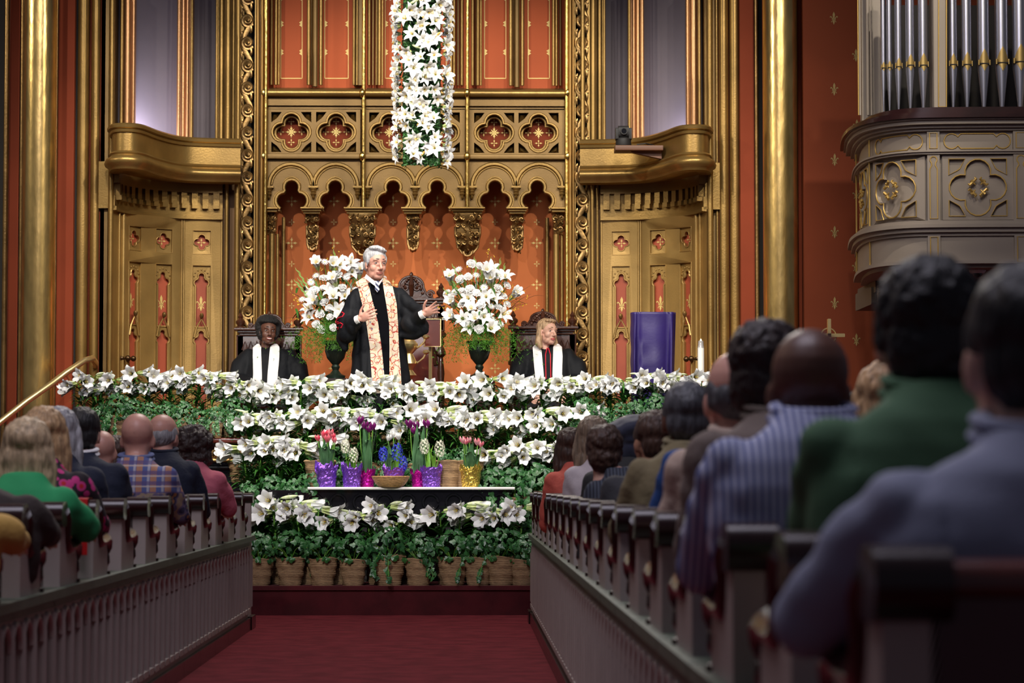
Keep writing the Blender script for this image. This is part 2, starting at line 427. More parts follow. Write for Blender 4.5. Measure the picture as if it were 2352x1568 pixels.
# upper mullions and sills
for (x0, x1), ps in zip(BAYS, (((637, 702), (738, 808)), ((877, 940), (972, 1033)), ((1105, 1170), (1205, 1270)))):
    (a0, a1), (c0, c1) = ps
    for u0, u1 in ((x0, a0-2), (a1+2, c0-2), (c1+2, x1)):
        wide_ = u1-u0 > 22; Yq = YF + (.26 if wide_ else .14); b.box((xt(u0, Yq), Yq, zt(196, Yq)), (xt(u1, Yq), Yq+.12, zt(TOP, Yq)), 1)
        if wide_:
            for q in range(int((u1-u0-6)/9)): vtube(b, u0+7+9*q, 5 if q % 2 else 8, YF+.2, 196, TOP, q % 2)
    for u, wd in ((a0-8, 8), (a0-1, 5), (a1+3, 9), (c0-5, 9), (c1+2, 7), (c1+9, 5)):
        vtube(b, u, wd, YF+.12, 196, TOP)
    vtube(b, (a1+c0)/2, 12, YF+.1, 200, TOP, 1)
    b.loft([[(xt(u, YF), YF-.02, zt(210, YF)), (xt(u, YF), YF+.34, zt(188, YF)), (xt(u, YF), YF+.34, zt(214, YF))] for u in (x0, x1)], 1)
    b.tube([(xt(x0-2, YF), YF-.04, zt(216, YF)), (xt(x1+2, YF), YF-.04, zt(216, YF))], .036, 14)
    b.box((xt(x0, YF), YF-.03, zt(244, YF)), (xt(x1, YF), YF+.1, zt(230, YF)), 1)
    b.box((xt(x0, YF), YF, zt(252, YF)), (xt(x1, YF), YF+.1, zt(212, YF)), 1)
    b.rbox((xt(x0-2, YF), YF-.05, zt(367, YF)), (xt(x1+2, YF), YF+.1, zt(355, YF)), .01, 1)
struct('trim_6', b, [GOLD, GOLDM])
# quatrefoil frieze
b = MB(); QC = [(669, 303), (772, 303), (894, 304), (1010, 304), (1135, 305), (1237, 305)]
for (x0, x1), cs in zip(BAYS, (QC[:2], QC[2:4], QC[4:])):
    holes = []; W = min(50, (x1-x0)/4 - 2)
    for u, v in cs:
        q = quatre(u, v, 22, 20); holes.append(q)
        for sx in (-1, 1):
            for sy in (-1, 1):
                holes.append([(u+sx*46, v+sy*46), (u+sx*22, v+sy*46), (u+sx*31, v+sy*34), (u+sx*34, v+sy*31), (u+sx*46, v+sy*22)])
    b.slab([(x0, 250), (x1, 250), (x1, 358), (x0, 358)], holes, F, -.16, 0, 1)
    for u, v in cs:
        beads(b, quatre(u, v, 22.5, 21.5), F, .0, .014, 0)
        beads(b, quatre(u, v, 21, 17), F, -.07, .014, 0)
        for sx in (-1, 1):
            for sy in (-1, 1):
                p0 = [F(u+sx*a, v+sy*c, -.10) for a, c in ((46, 46), (22, 46), (31, 34), (34, 31), (46, 22))]
                b.add(p0 + [F(u+sx*40, v+sy*40, -.03)], [(i, (i+1) % 5, 5) for i in range(5)], 0)
    b.box((xt(x0, YF), YF+.16, zt(356, YF)), (xt(x1, YF), YF+.2, zt(252, YF)), 2)
    f = PL(YF+.155)
    for u, v in cs:
        for k in range(4): crossmark(b, u+24*cos(pi/2*k), v+24*sin(pi/2*k), 9, f, .002, 3)
        crossmark(b, u, v, 14, f, .002, 3)
        for k in range(4):
            t = pi/4 + pi/2*k; b.slab([(u+3*cos(t+1), v+3*sin(t+1)), (u+11*cos(t), v+11*sin(t)), (u+3*cos(t-1), v+3*sin(t-1))], [], f, 0, .002, 3, back=False)
struct('trim_7', b, [GOLD, GOLDM, TERRAD, GOLDS])
# trefoil arcade
def neg(l): return [(u, -v) for u, v in l]
b = MB()
for (x0, x1), (c0, c1) in zip(BAYS, ((670, 770), (903, 1004), (1137, 1234))):
    m_ = (c0 + c1)/2; outs = []; inn = []
    for c in (c0, c1):
        t = trefoil(c, -412, -492, 27, 18, 20, -461); inn.append(neg(t))
    o = [(x0, 368), (x1, 368), (x1, 484)]
    for t in reversed(inn): o += [(t[-1][0], 484)] + list(reversed(t[1:-1])) + [(t[0][0], 484)]
    o += [(x0, 484)]
    b.slab(o, [], F, -.22, 0, 1)
    for c, t in zip((c0, c1), inn):
        beads(b, t[1:-1], F, .005, .017, 0, False)
        beads(b, neg(trefoil(c, -406, -492, 31, 20, 23, -461))[1:-1], F, -.004, .010, 0, False)
    for c in (c0, c1):
        l = x0+6 if c == c0 else m_; r = m_ if c == c0 else x1-6
        cc, rr = (l+r)/2, (r-l)/2
        beads(b, [(l, 437)] + arc(cc, 428, rr, 180, 360, 18, 51) + [(r, 437)], F, .02, .020, 0, False)
        beads(b, arc(cc, 428, rr-6, 185, 355, 16, 45), F, .005, .010, 0, False)
    for u in (x0+6, m_, x1-6):
        for k, (wd, v) in enumerate(((9, 434), (7, 440), (7, 446), (4, 453))):
            b.ell(F(u, v, .02), (wd/pxm(YF), .035, .02), 8)
        b.box(tuple(F(u-11, 432, -.0)), tuple(Vector(F(u+11, 428, .05))))
struct('trim_8', b, [GOLD, GOLDM])
# bright colonnettes
b = MB()
for u, wd, y0 in ((606, 10, 1235), (833, 9, 481), (1073, 9, 481), (1303, 10, 1235)):
    vtube(b, u, wd, YF-.07, y0, TOP, 0, 16)
    for v in (216, 361): b.ell(F(u, v, .07), (.032, .032, .05), 10)
struct('trim_9', b, [GOLDB])
# end shafts and corbels
def carved(mb, u0, u1, v0, v1, taper, depth, f, seed, m=0):
    """deeply cut foliage: curls in pairs over a tapering core"""
    rnd = random.Random(seed); n = 9
    rings = []
    for i in range(n):
        t = i/(n-1); v = v0 + (v1-v0)*t; k = taper(t); c = (u0+u1)/2; hw = (u1-u0)/2*k
        d = depth*k
        rings.append([f(c - hw, v, 0), f(c - hw*.9, v, d*.8), f(c, v, d*.92), f(c + hw*.9, v, d*.8), f(c + hw, v, 0)])
    mb.loft(rings, m)
    hpx = v1-v0; rows_ = max(2, int(hpx/17))
    for i in range(rows_):
        t = (i+.5)/rows_; k = taper(t); hw = (u1-u0)/2*k; c = (u0+u1)/2; nn = max(1, int(hw/11))
        for s_ in (-1, 1):
            for j in range(nn):
                cu = c + s_*hw*(j+.6)/nn; cv = v0 + hpx*t + rnd.uniform(-2, 2); R = rnd.uniform(5.5, 8)
                pts = []
                for q in range(11):
                    a = q/10*pi*3.1*s_ + rnd.uniform(-.2, .2); rr = R*(1-q/12); pts.append(f(cu + rr*cos(a), cv + rr*sin(a), depth*k*.86 + .012*q/10))
                mb.tube(pts, [.010*(1-.3*q/10) for q in range(11)], 7, m)
    for i in range(int(hpx/2.2)):
        t = rnd.random(); k = taper(t); cu = (u0+u1)/2 + (u1-u0)/2*k*rnd.uniform(-.9, .9)
        mb.ell(f(cu, v0+hpx*t, depth*k*.9), (rnd.uniform(.007, .014), .022, rnd.uniform(.012, .034)), 7, m, Matrix.Rotation(rnd.uniform(-1.2, 1.2), 3, 'Y'))
def corbel(u, w0, w1, vtop, vbot, kind, depth):
    m0 = MB(); fr = PL(YF + .18)
    for k, (hw, v0, v1, d) in enumerate(((w0+3, 482, 487, .30), (w0, 487, 492, .27), (w0-3, 492, 497, .24))):
        a, c = fr(u-hw, v1, 0), fr(u+hw, v0, d); m0.rbox((a[0], c[1], a[2]), (c[0], a[1], c[2]), .008, 1)
    if kind == 'L': tp = lambda t: (1 if t < .25 else .86 if t < .55 else .80 - .1*(t-.55)/.25 if t < .8 else .70 - 2.3*(t-.8))
    else: tp = lambda t: (1 if t < .25 else .80 - .1*t if t < .8 else .70 - 1.6*(t-.8))
    carved(m0, u-w1, u+w1, vtop, vbot, tp, depth, fr, int(u))
    for s_ in (-1, 1):
        beads(m0, [(u+s_*w1*tp(t)*1.02, vtop+(vbot-vtop)*t) for t in (.3, .4, .5, .6, .7, .8, .88, .95)], fr, depth*.55, .012, 0, False)
    beads(m0, arc(u, vbot-8, w1*.3, 0, 180, 8), fr, depth*.7, .014, 0, False)
    o = m0.build('carved_corbel', [BRONZE, GOLD]); return o
lab = {719: 'small carved gilt corbel under the left pair of arches', 834: 'broad carved gilt corbel directly above the standing preacher',
       949: 'small carved gilt corbel under the middle pair of arches', 1074: 'broad carved gilt corbel above the right flower urn',
       1187: 'small carved gilt corbel under the right pair of arches'}
for u, w0, w1, vb, k, d in ((719, 22, 16, 579, 'S', .2), (834, 38, 32, 588, 'L', .3), (949, 23, 16, 579, 'S', .2), (1074, 36, 32, 590, 'L', .3), (1187, 21, 16, 580, 'S', .2)):
    tag(corbel(u, w0, w1, 496, vb, k, d), lab[u], 'corbel', 'carved corbels under the arcade')
b = MB(); fr = PL(YF+.2)
for u, s_ in ((625, 1), (1281, -1)):
    for hw, v0, v1, d in ((17, 482, 487, .27), (15, 487, 493, .24)):
        a, c = fr(u-hw, v1, 0), fr(u+hw, v0, d); b.rbox((a[0], c[1], a[2]), (c[0], a[1], c[2]), .008, 1)
    carved(b, u-13, u+13, 494, 540, lambda t: 1-.25*t, .2, fr, int(u), 0)
    vtube(b, u-3, 14, YF+.06, 1235, 538, 1, 14); vtube(b, u+10, 8, YF+.1, 1235, 538, 1, 12)
    vtube(b, u+s_*24, 9, YF+.34, 1235, 500, 1, 12)
struct('trim_10', b, [BRONZE, GOLD])
# dark borders with running scroll
def border(x0, x1, u, name, sg):
    b = MB(); Y = 25.3
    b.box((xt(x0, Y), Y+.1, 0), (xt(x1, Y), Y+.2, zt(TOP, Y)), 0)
    for a, c, d in ((x0-2, x0+4, 0), (x1-3, x1+3, 0)): strip(b, a, c, Y, 2, th=.15)
    f = PL(Y); hw = (x1-x0)/2 - 5; per = 51.5; prev = None
    n = 24; wav = []
    for k in range(int(980/per*8)+1):
        v = -30 + per*k/8; wav.append(f(u - sg*hw*.85*sin(2*pi*k/16), v, .0))
    b.tube(wav, .017, 8, 1, flat=1.7)
    for k in range(19):
        v = -30 + per*(k+.5); s_ = 1 if k % 2 else -1
        cx = u + 2*sg; pts = []
        for q in range(30):
            a = q/29*2*pi*2.1; r = 14.5*(1-q/34); pts.append(f(cx + sg*r*cos(a+.6), v + r*1.05*sin(a+.6), .0+.05*q/29))
        b.tube(pts, [.018*(1-.4*q/29) for q in range(30)], 6, 1)
        b.ell(f(cx, v, .05), .014, 8, 1)
        for q in (-1, 1):
            pts = [f(u + q*(hw-2) + q*2*sin(t*3), v + 21*q - 11 + 20*t, .02) for t in (0, .25, .5, .75, 1)]
            b.tube(pts, [.006, .013, .013, .012, .006], 6, 1); b.ell(f(u + q*(hw-1), v-26*q, .02), .015, 8, 1)
    struct(name, b, [BLACKG, BRONZE, GOLD])
border(551, 583, 567, 'trim_11', 1); border(1319, 1353, 1336, 'trim_12', 1)
b = MB()
for x0, x1, tl in ((580, 604, ((587, 9), (597, 7))), (1306, 1322, ((1311, 8), (1318, 6)))):
    strip(b, x0, x1, 25.35, 1, th=.3)
    for u, wd in tl: vtube(b, u, wd, 25.3, 1240, TOP)
struct('trim_13', b, [mat('old_gold', (.30, .17, .05), .4, .75), BRONZE])

# ------------------------------------------------------------------ curved door bays
def bay(side):
    S = 'left' if side < 0 else 'right'
    if side < 0: X0, Y0 = xt(508, 25.35), 25.35; sx = -1
    else: X0, Y0 = xt(1380, 25.35), 25.35; sx = 1
    R = .95; pts = [(X0 + sx*R*sin(radians(a)), Y0 - R*(1-cos(radians(a)))) for a in range(0, 91, 5)]
    if side < 0: pts = pts[::-1]
    P = Path(pts, 1); L = P.L
    S_ = (lambda s: L - s) if side < 0 else (lambda s: s)
    fm = lambda u, v, w_: P(S_(u), v, w_)
    ztop = 3.56
    # frieze, dentils, soffit
    b = MB()
    for o0, z0, z1 in ((.03, ztop, 3.68), (.015, 3.68, 3.80), (.07, 3.80, 3.92), (.03, 3.92, 4.0)):
        P.sweep(b, [(-.2, z0), (o0, z0), (o0, z1), (-.2, z1)])
    P.sweep(b, [(0, ztop-.02), (.045, ztop-.015), (.045, ztop+.02), (0, ztop+.03)])
    for i in range(13):
        s = .03 + i*.112; q = MB()
        for (s0, s1, z0, z1, o) in ((s, s+.062, 3.68, 3.80, .07), (s, s+.062, 3.645, 3.69, .085)):
            v = [P(S_(a), z, o_) for a in (s0, s1) for z in (z0, z1) for o_ in (0, o)]
            b.add(v, [(0,1,3,2),(4,6,7,5),(0,4,5,1),(2,3,7,6),(0,2,6,4),(1,5,7,3)])
    struct('trim_14' if side < 0 else 'trim_15', b, [GOLD])
    # the panelled doors
    d = thing('panelled_door', ('curved gilt double doors with tracery panels at the ' + ('left of the chancel, behind the left lily bank' if side < 0 else 'right of the chancel, behind the purple draped stand')), 'door')
    def leaf(s0, s1, cs):
        b = MB(); holes = []
        for c in cs:
            w2 = .088
            holes.append([(c-w2, 3.21), (c+w2, 3.21), (c+w2, 3.44), (c-w2, 3.44)])
            holes.append([(c-w2, 1.5), (c+w2, 1.5), (c+w2, 3.10), (c-w2, 3.10)])
        b.slab([(s0, 1.25), (s1, 1.25), (s1, ztop-.01), (s0, ztop-.01)], holes, fm, -.05, 0, 0)
        for e in (s0+.008, s1-.008): b.tube([fm(e, 1.25, .005), fm(e, ztop, .005)], .010, 6, 0)
        for c in cs:
            w2 = .088
            q = quatre(c, 3.325, .042, .036)
            sq = [(c-w2, 3.21), (c+w2, 3.21), (c+w2, 3.44), (c-w2, 3.44)]
            b.slab(sq, [q], fm, -.05, -.015, 0); beads(b, q, fm, -.012, .006, 0)
            beads(b, sq, fm, 0, .005, 0)
            t = trefoil(c, 3.03, 2.50, .058, .032, .036, 2.93); t2 = trefoil(c, 2.47, 1.6, .058, .032, .036, 2.37)
            fr = [(c-w2, 1.5), (c+w2, 1.5), (c+w2, 3.10), (c-w2, 3.10)]
            b.slab(fr, [t, t2], fm, -.05, -.02, 0)
            beads(b, t, fm, -.018, .010, 0); beads(b, t2, fm, -.018, .010, 0); beads(b, fr, fm, 0, .005, 0)
            for k in range(9):
                a = radians(200 - k*27.5); b.ell(fm(c + .072*cos(a), 2.985 + .075*sin(a), -.012), .008, 6, 0)
            beads(b, [(c-.07, 2.40), (c-.05, 2.49), (c, 2.58), (c+.05, 2.49), (c+.07, 2.40)], fm, 0, .010, 0, False)
            b.ell(fm(c, 2.61, .015), (.022, .03, .03), 8, 2)
        for c in cs:
            v = [fm(c + a, z, -.049) for a in (-.088, 0, .088) for z in (1.5, 3.45)]
            b.add(v, [(0, 2, 3, 1), (2, 4, 5, 3)], 1)
            fleur(b, c, 2.73, .15, fm, -.044, 3); crossmark(b, c, 3.325, .045, fm, -.044, 3)
        return b.build('door_leaf', [DOORG, mat('door_red', (.36, .07, .03), .6), BRONZE, GOLDS], d)
    leaf(.0, .385, [.20]); leaf(.39, 1.12, [.585, .945])
    b = MB(); s = 1.13
    v = [fm(a, z, .0) for a in (1.125, 1.3, L) for z in (1.25, ztop)]; b.add(v, [(0, 2, 3, 1), (2, 4, 5, 3)]); b.tube([fm(1.16, 1.25, .01), fm(1.16, ztop, .01)], .02, 8); b.tube([fm(1.25, 1.25, .01), fm(1.25, ztop, .01)], .012, 8)
    b.build('door_jamb', DOORG, d)
    b = MB()
    for s in (1.05, 1.16): b.ell(fm(s, 2.17, .07), .028, 10); b.tube([fm(s, 2.17, 0), fm(s, 2.17, .07)], .012, 8); b.ell(fm(s, 2.17, .005), (.03, .03, .03), 10)
    b.build('door_knob', mat('old_bronze', (.10, .06, .03), .35, .9), d)
    # jamb between door and border
    b = MB()
    if side < 0:
        for u, wd, Y in ((517, 9, 25.3), (541, 12, 25.22)): vtube(b, u, wd, Y, 1240, 412)
        strip(b, 508, 552, 25.4, 1, y1=412)
    else:
        for u, wd, Y in ((1362, 9, 25.22), (1373, 7, 25.3)): vtube(b, u, wd, Y, 1240, 412)
        strip(b, 1352, 1382, 25.4, 1, y1=412)
    struct('trim_16' if side < 0 else 'trim_17', b, [GOLD, mat('brown_gold', (.14, .075, .03), .5, .5)])
    # balcony front
    mir = (lambda px: px) if side < 0 else (lambda px: 1882 - px)
    pl = [(258, 24.3), (262, 24.02), (285, 23.98), (310, 24.05), (345, 24.5), (400, 24.95), (470, 25.06), (548, 25.1)]
    pts = [(xt(mir(p), Y), Y) for p, Y in pl]
    if side > 0: pts = pts[::-1]
    Q = Path(pts, 3); b = MB(); z = 3.90
    prof = [(-.06, z-.03), (.02, z-.03), (.05, z-.02), (.06, z+.01), (.09, z+.03), (.10, z+.06), (.09, z+.085), (.06, z+.10), (.05, z+.115), (.06, z+.13), (.05, z+.145),
            (.03, z+.15), (.03, z+.315), (.05, z+.32), (.055, z+.34), (.045, z+.35), (.07, z+.36), (.075, z+.385), (.06, z+.40), (-.06, z+.40)]
    Q.sweep(b, prof, n=60)
    v = [Q(Q.L*i/30, 3.89, 0) for i in range(31)] ; cen = (X0 + sx*.2, 26.2, 3.89)
    b.add(v + [cen], [(i, i+1, 31) for i in range(30)])
    tag(b.build('balcony_front', [GOLD], ang=50), 'gilt S-curved balcony front over the ' + ('left doors' if side < 0 else 'right doors, with the camera shelf on it'), 'balcony')
    # niches above it
    b = MB(); pw = [(xt(mir(p), Y), Y) for p, Y in ((256, 24.75), (300, 24.9), (400, 25.45), (500, 25.7), (555, 25.7))]
    if side > 0: pw = pw[::-1]
    W = Path(pw, 4); W.sweep(b, [(-.1, 3.9), (0, 3.9), (0, zt(TOP, 24.6)), (-.1, zt(TOP, 24.6))])
    o = struct('wall_niche_left' if side < 0 else 'wall_niche_right', b, GREYP)
    b = MB()
    for u, wd, Y, m in ((272, 8, 24.55, 0), (285, 16, 24.6, 1), (299, 8, 24.6, 1), (404, 9, 25.15, 1), (414, 10, 25.2, 1), (424, 8, 25.2, 1), (434, 7, 25.15, 0),
                        (492, 6, 25.3, 0), (503, 12, 25.35, 0), (518, 14, 25.3, 0), (531, 8, 25.35, 0), (542, 10, 25.22, 0)):
        vtube(b, mir(u), wd, Y, 330 if side < 0 else 322, TOP, m)
    strip(b, *sorted((mir(268), mir(302))), 24.68, 1, y1=TOP, y0=330); strip(b, *sorted((mir(400), mir(437))), 25.28, 1, y1=TOP, y0=335)
    strip(b, *sorted((mir(490), mir(552))), 25.42, 0, y1=TOP, y0=345)
    struct('trim_18' if side < 0 else 'trim_19', b, [GOLD, COPPER])
bay(-1); bay(1)
# the lights that stand behind each balcony front
lamp('balcony_uplight', 'SPOT', (xt(345, 24.9), 24.72, 4.12), (xt(352, 25.3), 25.3, 4.7), 60, (.86, .80, 1), .05, 110, .8)
lamp('balcony_uplight', 'SPOT', (xt(1545, 24.9), 24.72, 4.1), (xt(1540, 25.3), 25.3, 4.7), 26, (.86, .80, 1), .05, 110, .8)
# ------------------------------------------------------------------ organ case on the right
pp = [(xt(1972, 22.6), 22.6), (xt(1974, 22.1), 22.1), (xt(1979, 21.7), 21.7), (xt(1996, 21.2), 21.2), (xt(2030, 20.88), 20.88), (xt(2080, 20.68), 20.68), (xt(2140, 20.6), 20.6), (xt(2352, 20.55), 20.55), (5.4, 20.55)]
P = Path(pp, 2); YO = 20.6; zo = lambda y: zt(y, YO)
org = thing('organ_case', 'taupe and gilt organ gallery with silver pipes on the right wall', 'organ')
b = MB()
def ring(z0, z1, o, m=0, o0=-.3): P.sweep(b, [(o0, z0), (o, z0), (o, z1), (o0, z1)], m=m)
ring(zo(596), zo(540), 0); ring(zo(604), zo(596), .03); ring(zo(612), zo(604), -.03); ring(zo(540), zo(532), .02); ring(zo(532), zo(522), .05); ring(zo(522), zo(514), .08)
ring(zo(514), zo(505), .04); ring(zo(505), zo(352), -.03); ring(zo(352), zo(347), .03); ring(zo(347), zo(343), .045); ring(zo(343), zo(298), -.02)
ring(zo(298), zo(292), .02); ring(zo(292), zo(285), .05); ring(zo(285), zo(276), .09); ring(zo(276), zo(272), .11)
b.build('gallery_body', TAUPE, org)
b = MB(); ring(zo(272), zo(264), .14); ring(zo(264), zo(258), .10); ring(zo(258), zo(243), .0); b.build('wooden_ledge', MAHOG, org)
# underside and bracket
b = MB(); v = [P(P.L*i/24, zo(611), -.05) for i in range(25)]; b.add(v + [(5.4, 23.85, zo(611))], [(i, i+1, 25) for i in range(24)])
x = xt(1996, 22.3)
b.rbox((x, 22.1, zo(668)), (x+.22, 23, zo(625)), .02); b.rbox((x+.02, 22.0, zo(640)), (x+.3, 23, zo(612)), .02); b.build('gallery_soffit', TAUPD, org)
b = MB()
for k in range(9): b.tube([(x+.06+.02*k, 22.05-.01*k, zo(616+6*k)), (x+.09+.03*(k % 3), 22.0, zo(622+6*k)), (x+.04, 21.99, zo(630+6*k))], .022, 6)
b.build('carved_bracket', TAUPE, org)
fo = lambda s, z, w_: P(s, z, w_)
GL = mat('gilt_line', (.55, .36, .10), .4, .6); CP = mat('panel_taupe', (.15, .115, .095), .6, 0, .03, 50)
b = MB(); g = MB()
def panel(s0, s1, mode):
    zc = (zo(505)+zo(352))/2; hz = (zo(352)-zo(505))/2*.86; c = (s0+s1)/2; hs = min((s1-s0)/2*.9, hz)
    q = quatre(c, zc, hz*.54, hz*.43, 9, hs/hz); holes = [q]
    for sx in (-1, 1):
        for sy in (-1, 1): holes.append([(c+sx*hs*a, zc+sy*hz*e) for a, e in ((1, 1), (.44, 1), (.62, .66), (.70, .60), (1, .44))])
    b.slab([(s0, zo(503)), (s1, zo(503)), (s1, zo(354)), (s0, zo(354))], holes, fo, -.05, 0, 0)
    beads(g, quatre(c, zc, hz*.54, hz*.45, 9, hs/hz), fo, .004, .006)
    for h in holes[1:]: beads(g, h, fo, .004, .005)
    for k in range(4):
        a = pi/4 + pi/2*k
        for e in (-1, 1): g.tube([fo(c+hs*.30*cos(a), zc+hz*.30*sin(a), .005), fo(c+hs*.26*cos(a+.2*e), zc+hz*.26*sin(a+.2*e), .015), fo(c+hs*.30*cos(a+.55*e), zc+hz*.30*sin(a+.55*e), .02), fo(c+hs*.36*cos(a+.45*e), zc+hz*.36*sin(a+.45*e), .015)], [.01, .012, .012, .008], 6)
        g.tube([fo(c+hs*.34*cos(a), zc+hz*.34*sin(a), .01), fo(c+hs*.12*cos(a), zc+hz*.12*sin(a), .012)], [.014, .004], 6)
    z0, z1 = zo(340), zo(302); h = (z1-z0)/2; zc = (z0+z1)/2; r = h*.92; e = (s1-s0)/2*.94
    if mode:
        o = arc(c-e+r, zc, r, 35, 325, 12) + [(c-e+2.2*r, zc-h*.9), (c+e-2.2*r, zc-h*.9)] + arc(c+e-r, zc, r, -145, 145, 12) + [(c+e-2.2*r, zc+h*.9), (c-e+2.2*r, zc+h*.9)]
        beads(g, o, fo, -.014, .005)
def pil(s0, s1):
    for z0, z1, o in ((zo(505), zo(352), .02), (zo(343), zo(300), .015), (zo(596), zo(540), .03)):
        v = [fo(s, z, w_) for s in (s0, s1) for z in (z0, z1) for w_ in (-.04, o)]
        b.add(v, [(0,1,3,2),(4,6,7,5),(0,4,5,1),(2,3,7,6),(0,2,6,4),(1,5,7,3)])
    e = (s1-s0)*.2; c = (s0+s1)/2; r = (s1-s0)*.28
    beads(g, [(c-r*.5, zo(377))] + arc(c, zo(365), r, 230, -50, 10) + [(c+r*.5, zo(377)), (s1-e, zo(386)), (s1-e, zo(500)), (s0+e, zo(500)), (s0+e, zo(386))], fo, .022, .005)
    for z0, z1, o in ((zo(338), zo(303), .017), (zo(600), zo(543), .032)): beads(g, [(s0+e, z0), (s1-e, z0), (s1-e, z1), (s0+e, z1)], fo, o, .005)
SP = P.s_px
panel(SP(2012), SP(2134), 1); pil(SP(2139), SP(2168)); panel(SP(2174), SP(2336), 1); pil(SP(2338), SP(2352)+.06)
panel(SP(1981), SP(2002), 0); panel(SP(2352)+.1, SP(2352)+.65, 1)
for px in (1976, 2007):
    for v0, v1 in ((505, 352), (343, 300), (596, 540)): g.tube([fo(SP(px), zo(v0), .012), fo(SP(px), zo(v1), .012)], .007, 6)
b.build('tracery_panels', TAUPE, org, ang=30); g.build('gilt_edging', GL, org)
# case behind the pipes
b = MB(); x = xt(1978, 21.7)
b.box((x, 21.5, zo(262)), (xt(2030, 21.7), 21.6, zo(TOP)), 0)
for px, wd, Y in ((1982, 5, 21.45), (2000, 7, 21.4), (2008, 5, 21.38)): vtube(b, px, wd, Y, 262, TOP, 0)
for u0, u1 in ((2150, 2180), (2362, 2390)): b.rbox((xt(u0, 20.85), 20.8, zo(268)), (xt(u1, 20.85), 21, zo(TOP)), .01, 0, 2)
b.box((xt(2018, 21.4), 21.9, zo(262)), (6, 22, zo(TOP)), 1)
b.build('pipe_case', [TAUPE, BLACKG], org)
b = MB()
for u0, u1 in ((2156, 2174),): beads(b, [(u0, 245), (u1, 245), (u1, -60), (u0, -60)], PL(20.79), 0, .005, 0, True)
vtube(b, 1978, 3, 21.42, 262, TOP); b.build('case_edging', GL, org)
for u, wd, mo, Y in ((2036, 12, 148, 21.05), (2050, 13, 147, 21.0), (2071, 17, 145, 20.95), (2098, 21, 142, 20.9), (2128, 23, 142, 20.88),
                     (2197, 21, 140, 20.86), (2229, 24, 140, 20.86), (2268, 28, 138, 20.86), (2310, 31, 136, 20.86), (2352, 34, 134, 20.86)):
    k = pxm(Y); r = wd/2/k; x = xt(u, Y); zf, zm = zt(253, Y), zt(mo+6, Y)
    b = MB(); n = 16; c = (x, Y, 0)
    b.lathe([(r*.28, zf), (r*.3, zf+.02), (r*.98, zm-.05), (r, zm), (r, zt(TOP, Y))], c, n); o = b.build('pipe', CHROME, org)
    m = MB(); ht = 30*wd/28
    fm = lambda a, v, w_: (x + a, Y - sqrt(max(r*r - a*a, 0)) - w_, v)
    for up, prof_ in ((1, ((0, .8), (.35, .78), (.6, .6), (.8, .42), (1.0, .2), (1.15, .01))), (0, ((-.01, .8), (-.2, .52), (-.4, .25), (-.58, .01)))):
        vs = [fm(-r*hw_ + 2*r*hw_*q/10, zm + v_*ht/k, .003) for v_, hw_ in prof_ for q in range(11)]
        m.add(vs, [(i_*11+q, i_*11+q+1, (i_+1)*11+q+1, (i_+1)*11+q) for i_ in range(len(prof_)-1) for q in range(10)])
    m.rbox((x-r*1.02, Y-r*.95, zm-.012), (x-r*.8, Y-r*.3, zm+.03), .003, 0, 2); m.rbox((x+r*.8, Y-r*.95, zm-.012), (x+r*1.02, Y-r*.3, zm+.03), .003, 0, 2)
    m.build('pipe_mouth', mat('pipe_mouth_gold', (.42, .29, .10), .4, .7), o, ang=20)
    m = MB(); m.box((x-r*.8, Y-r-.003, zm-.006), (x+r*.8, Y-r*.5, zm+.004)); m.build('pipe_slot', BLACKG, o)
lamp('gallery_light', 'SPOT', (1.2, 12.5, 8), (3.6, 20.7, 3.6), 330, (1, .93, .88), .3, 30, .8)
# dome camera under the gallery
t = thing('dome_camera', 'small white dome security camera under the organ gallery', 'camera', at(2245, 622, 20.9))
b = MB(); b.lathe([(.001, .02), (.065, .02), (.07, .0), (.055, -.02), (.001, -.02)]); b.build('housing', MARB, t)
b = MB(); b.ell((0, 0, -.02), (.04, .04, .035)); b.build('dome', BLK, t)

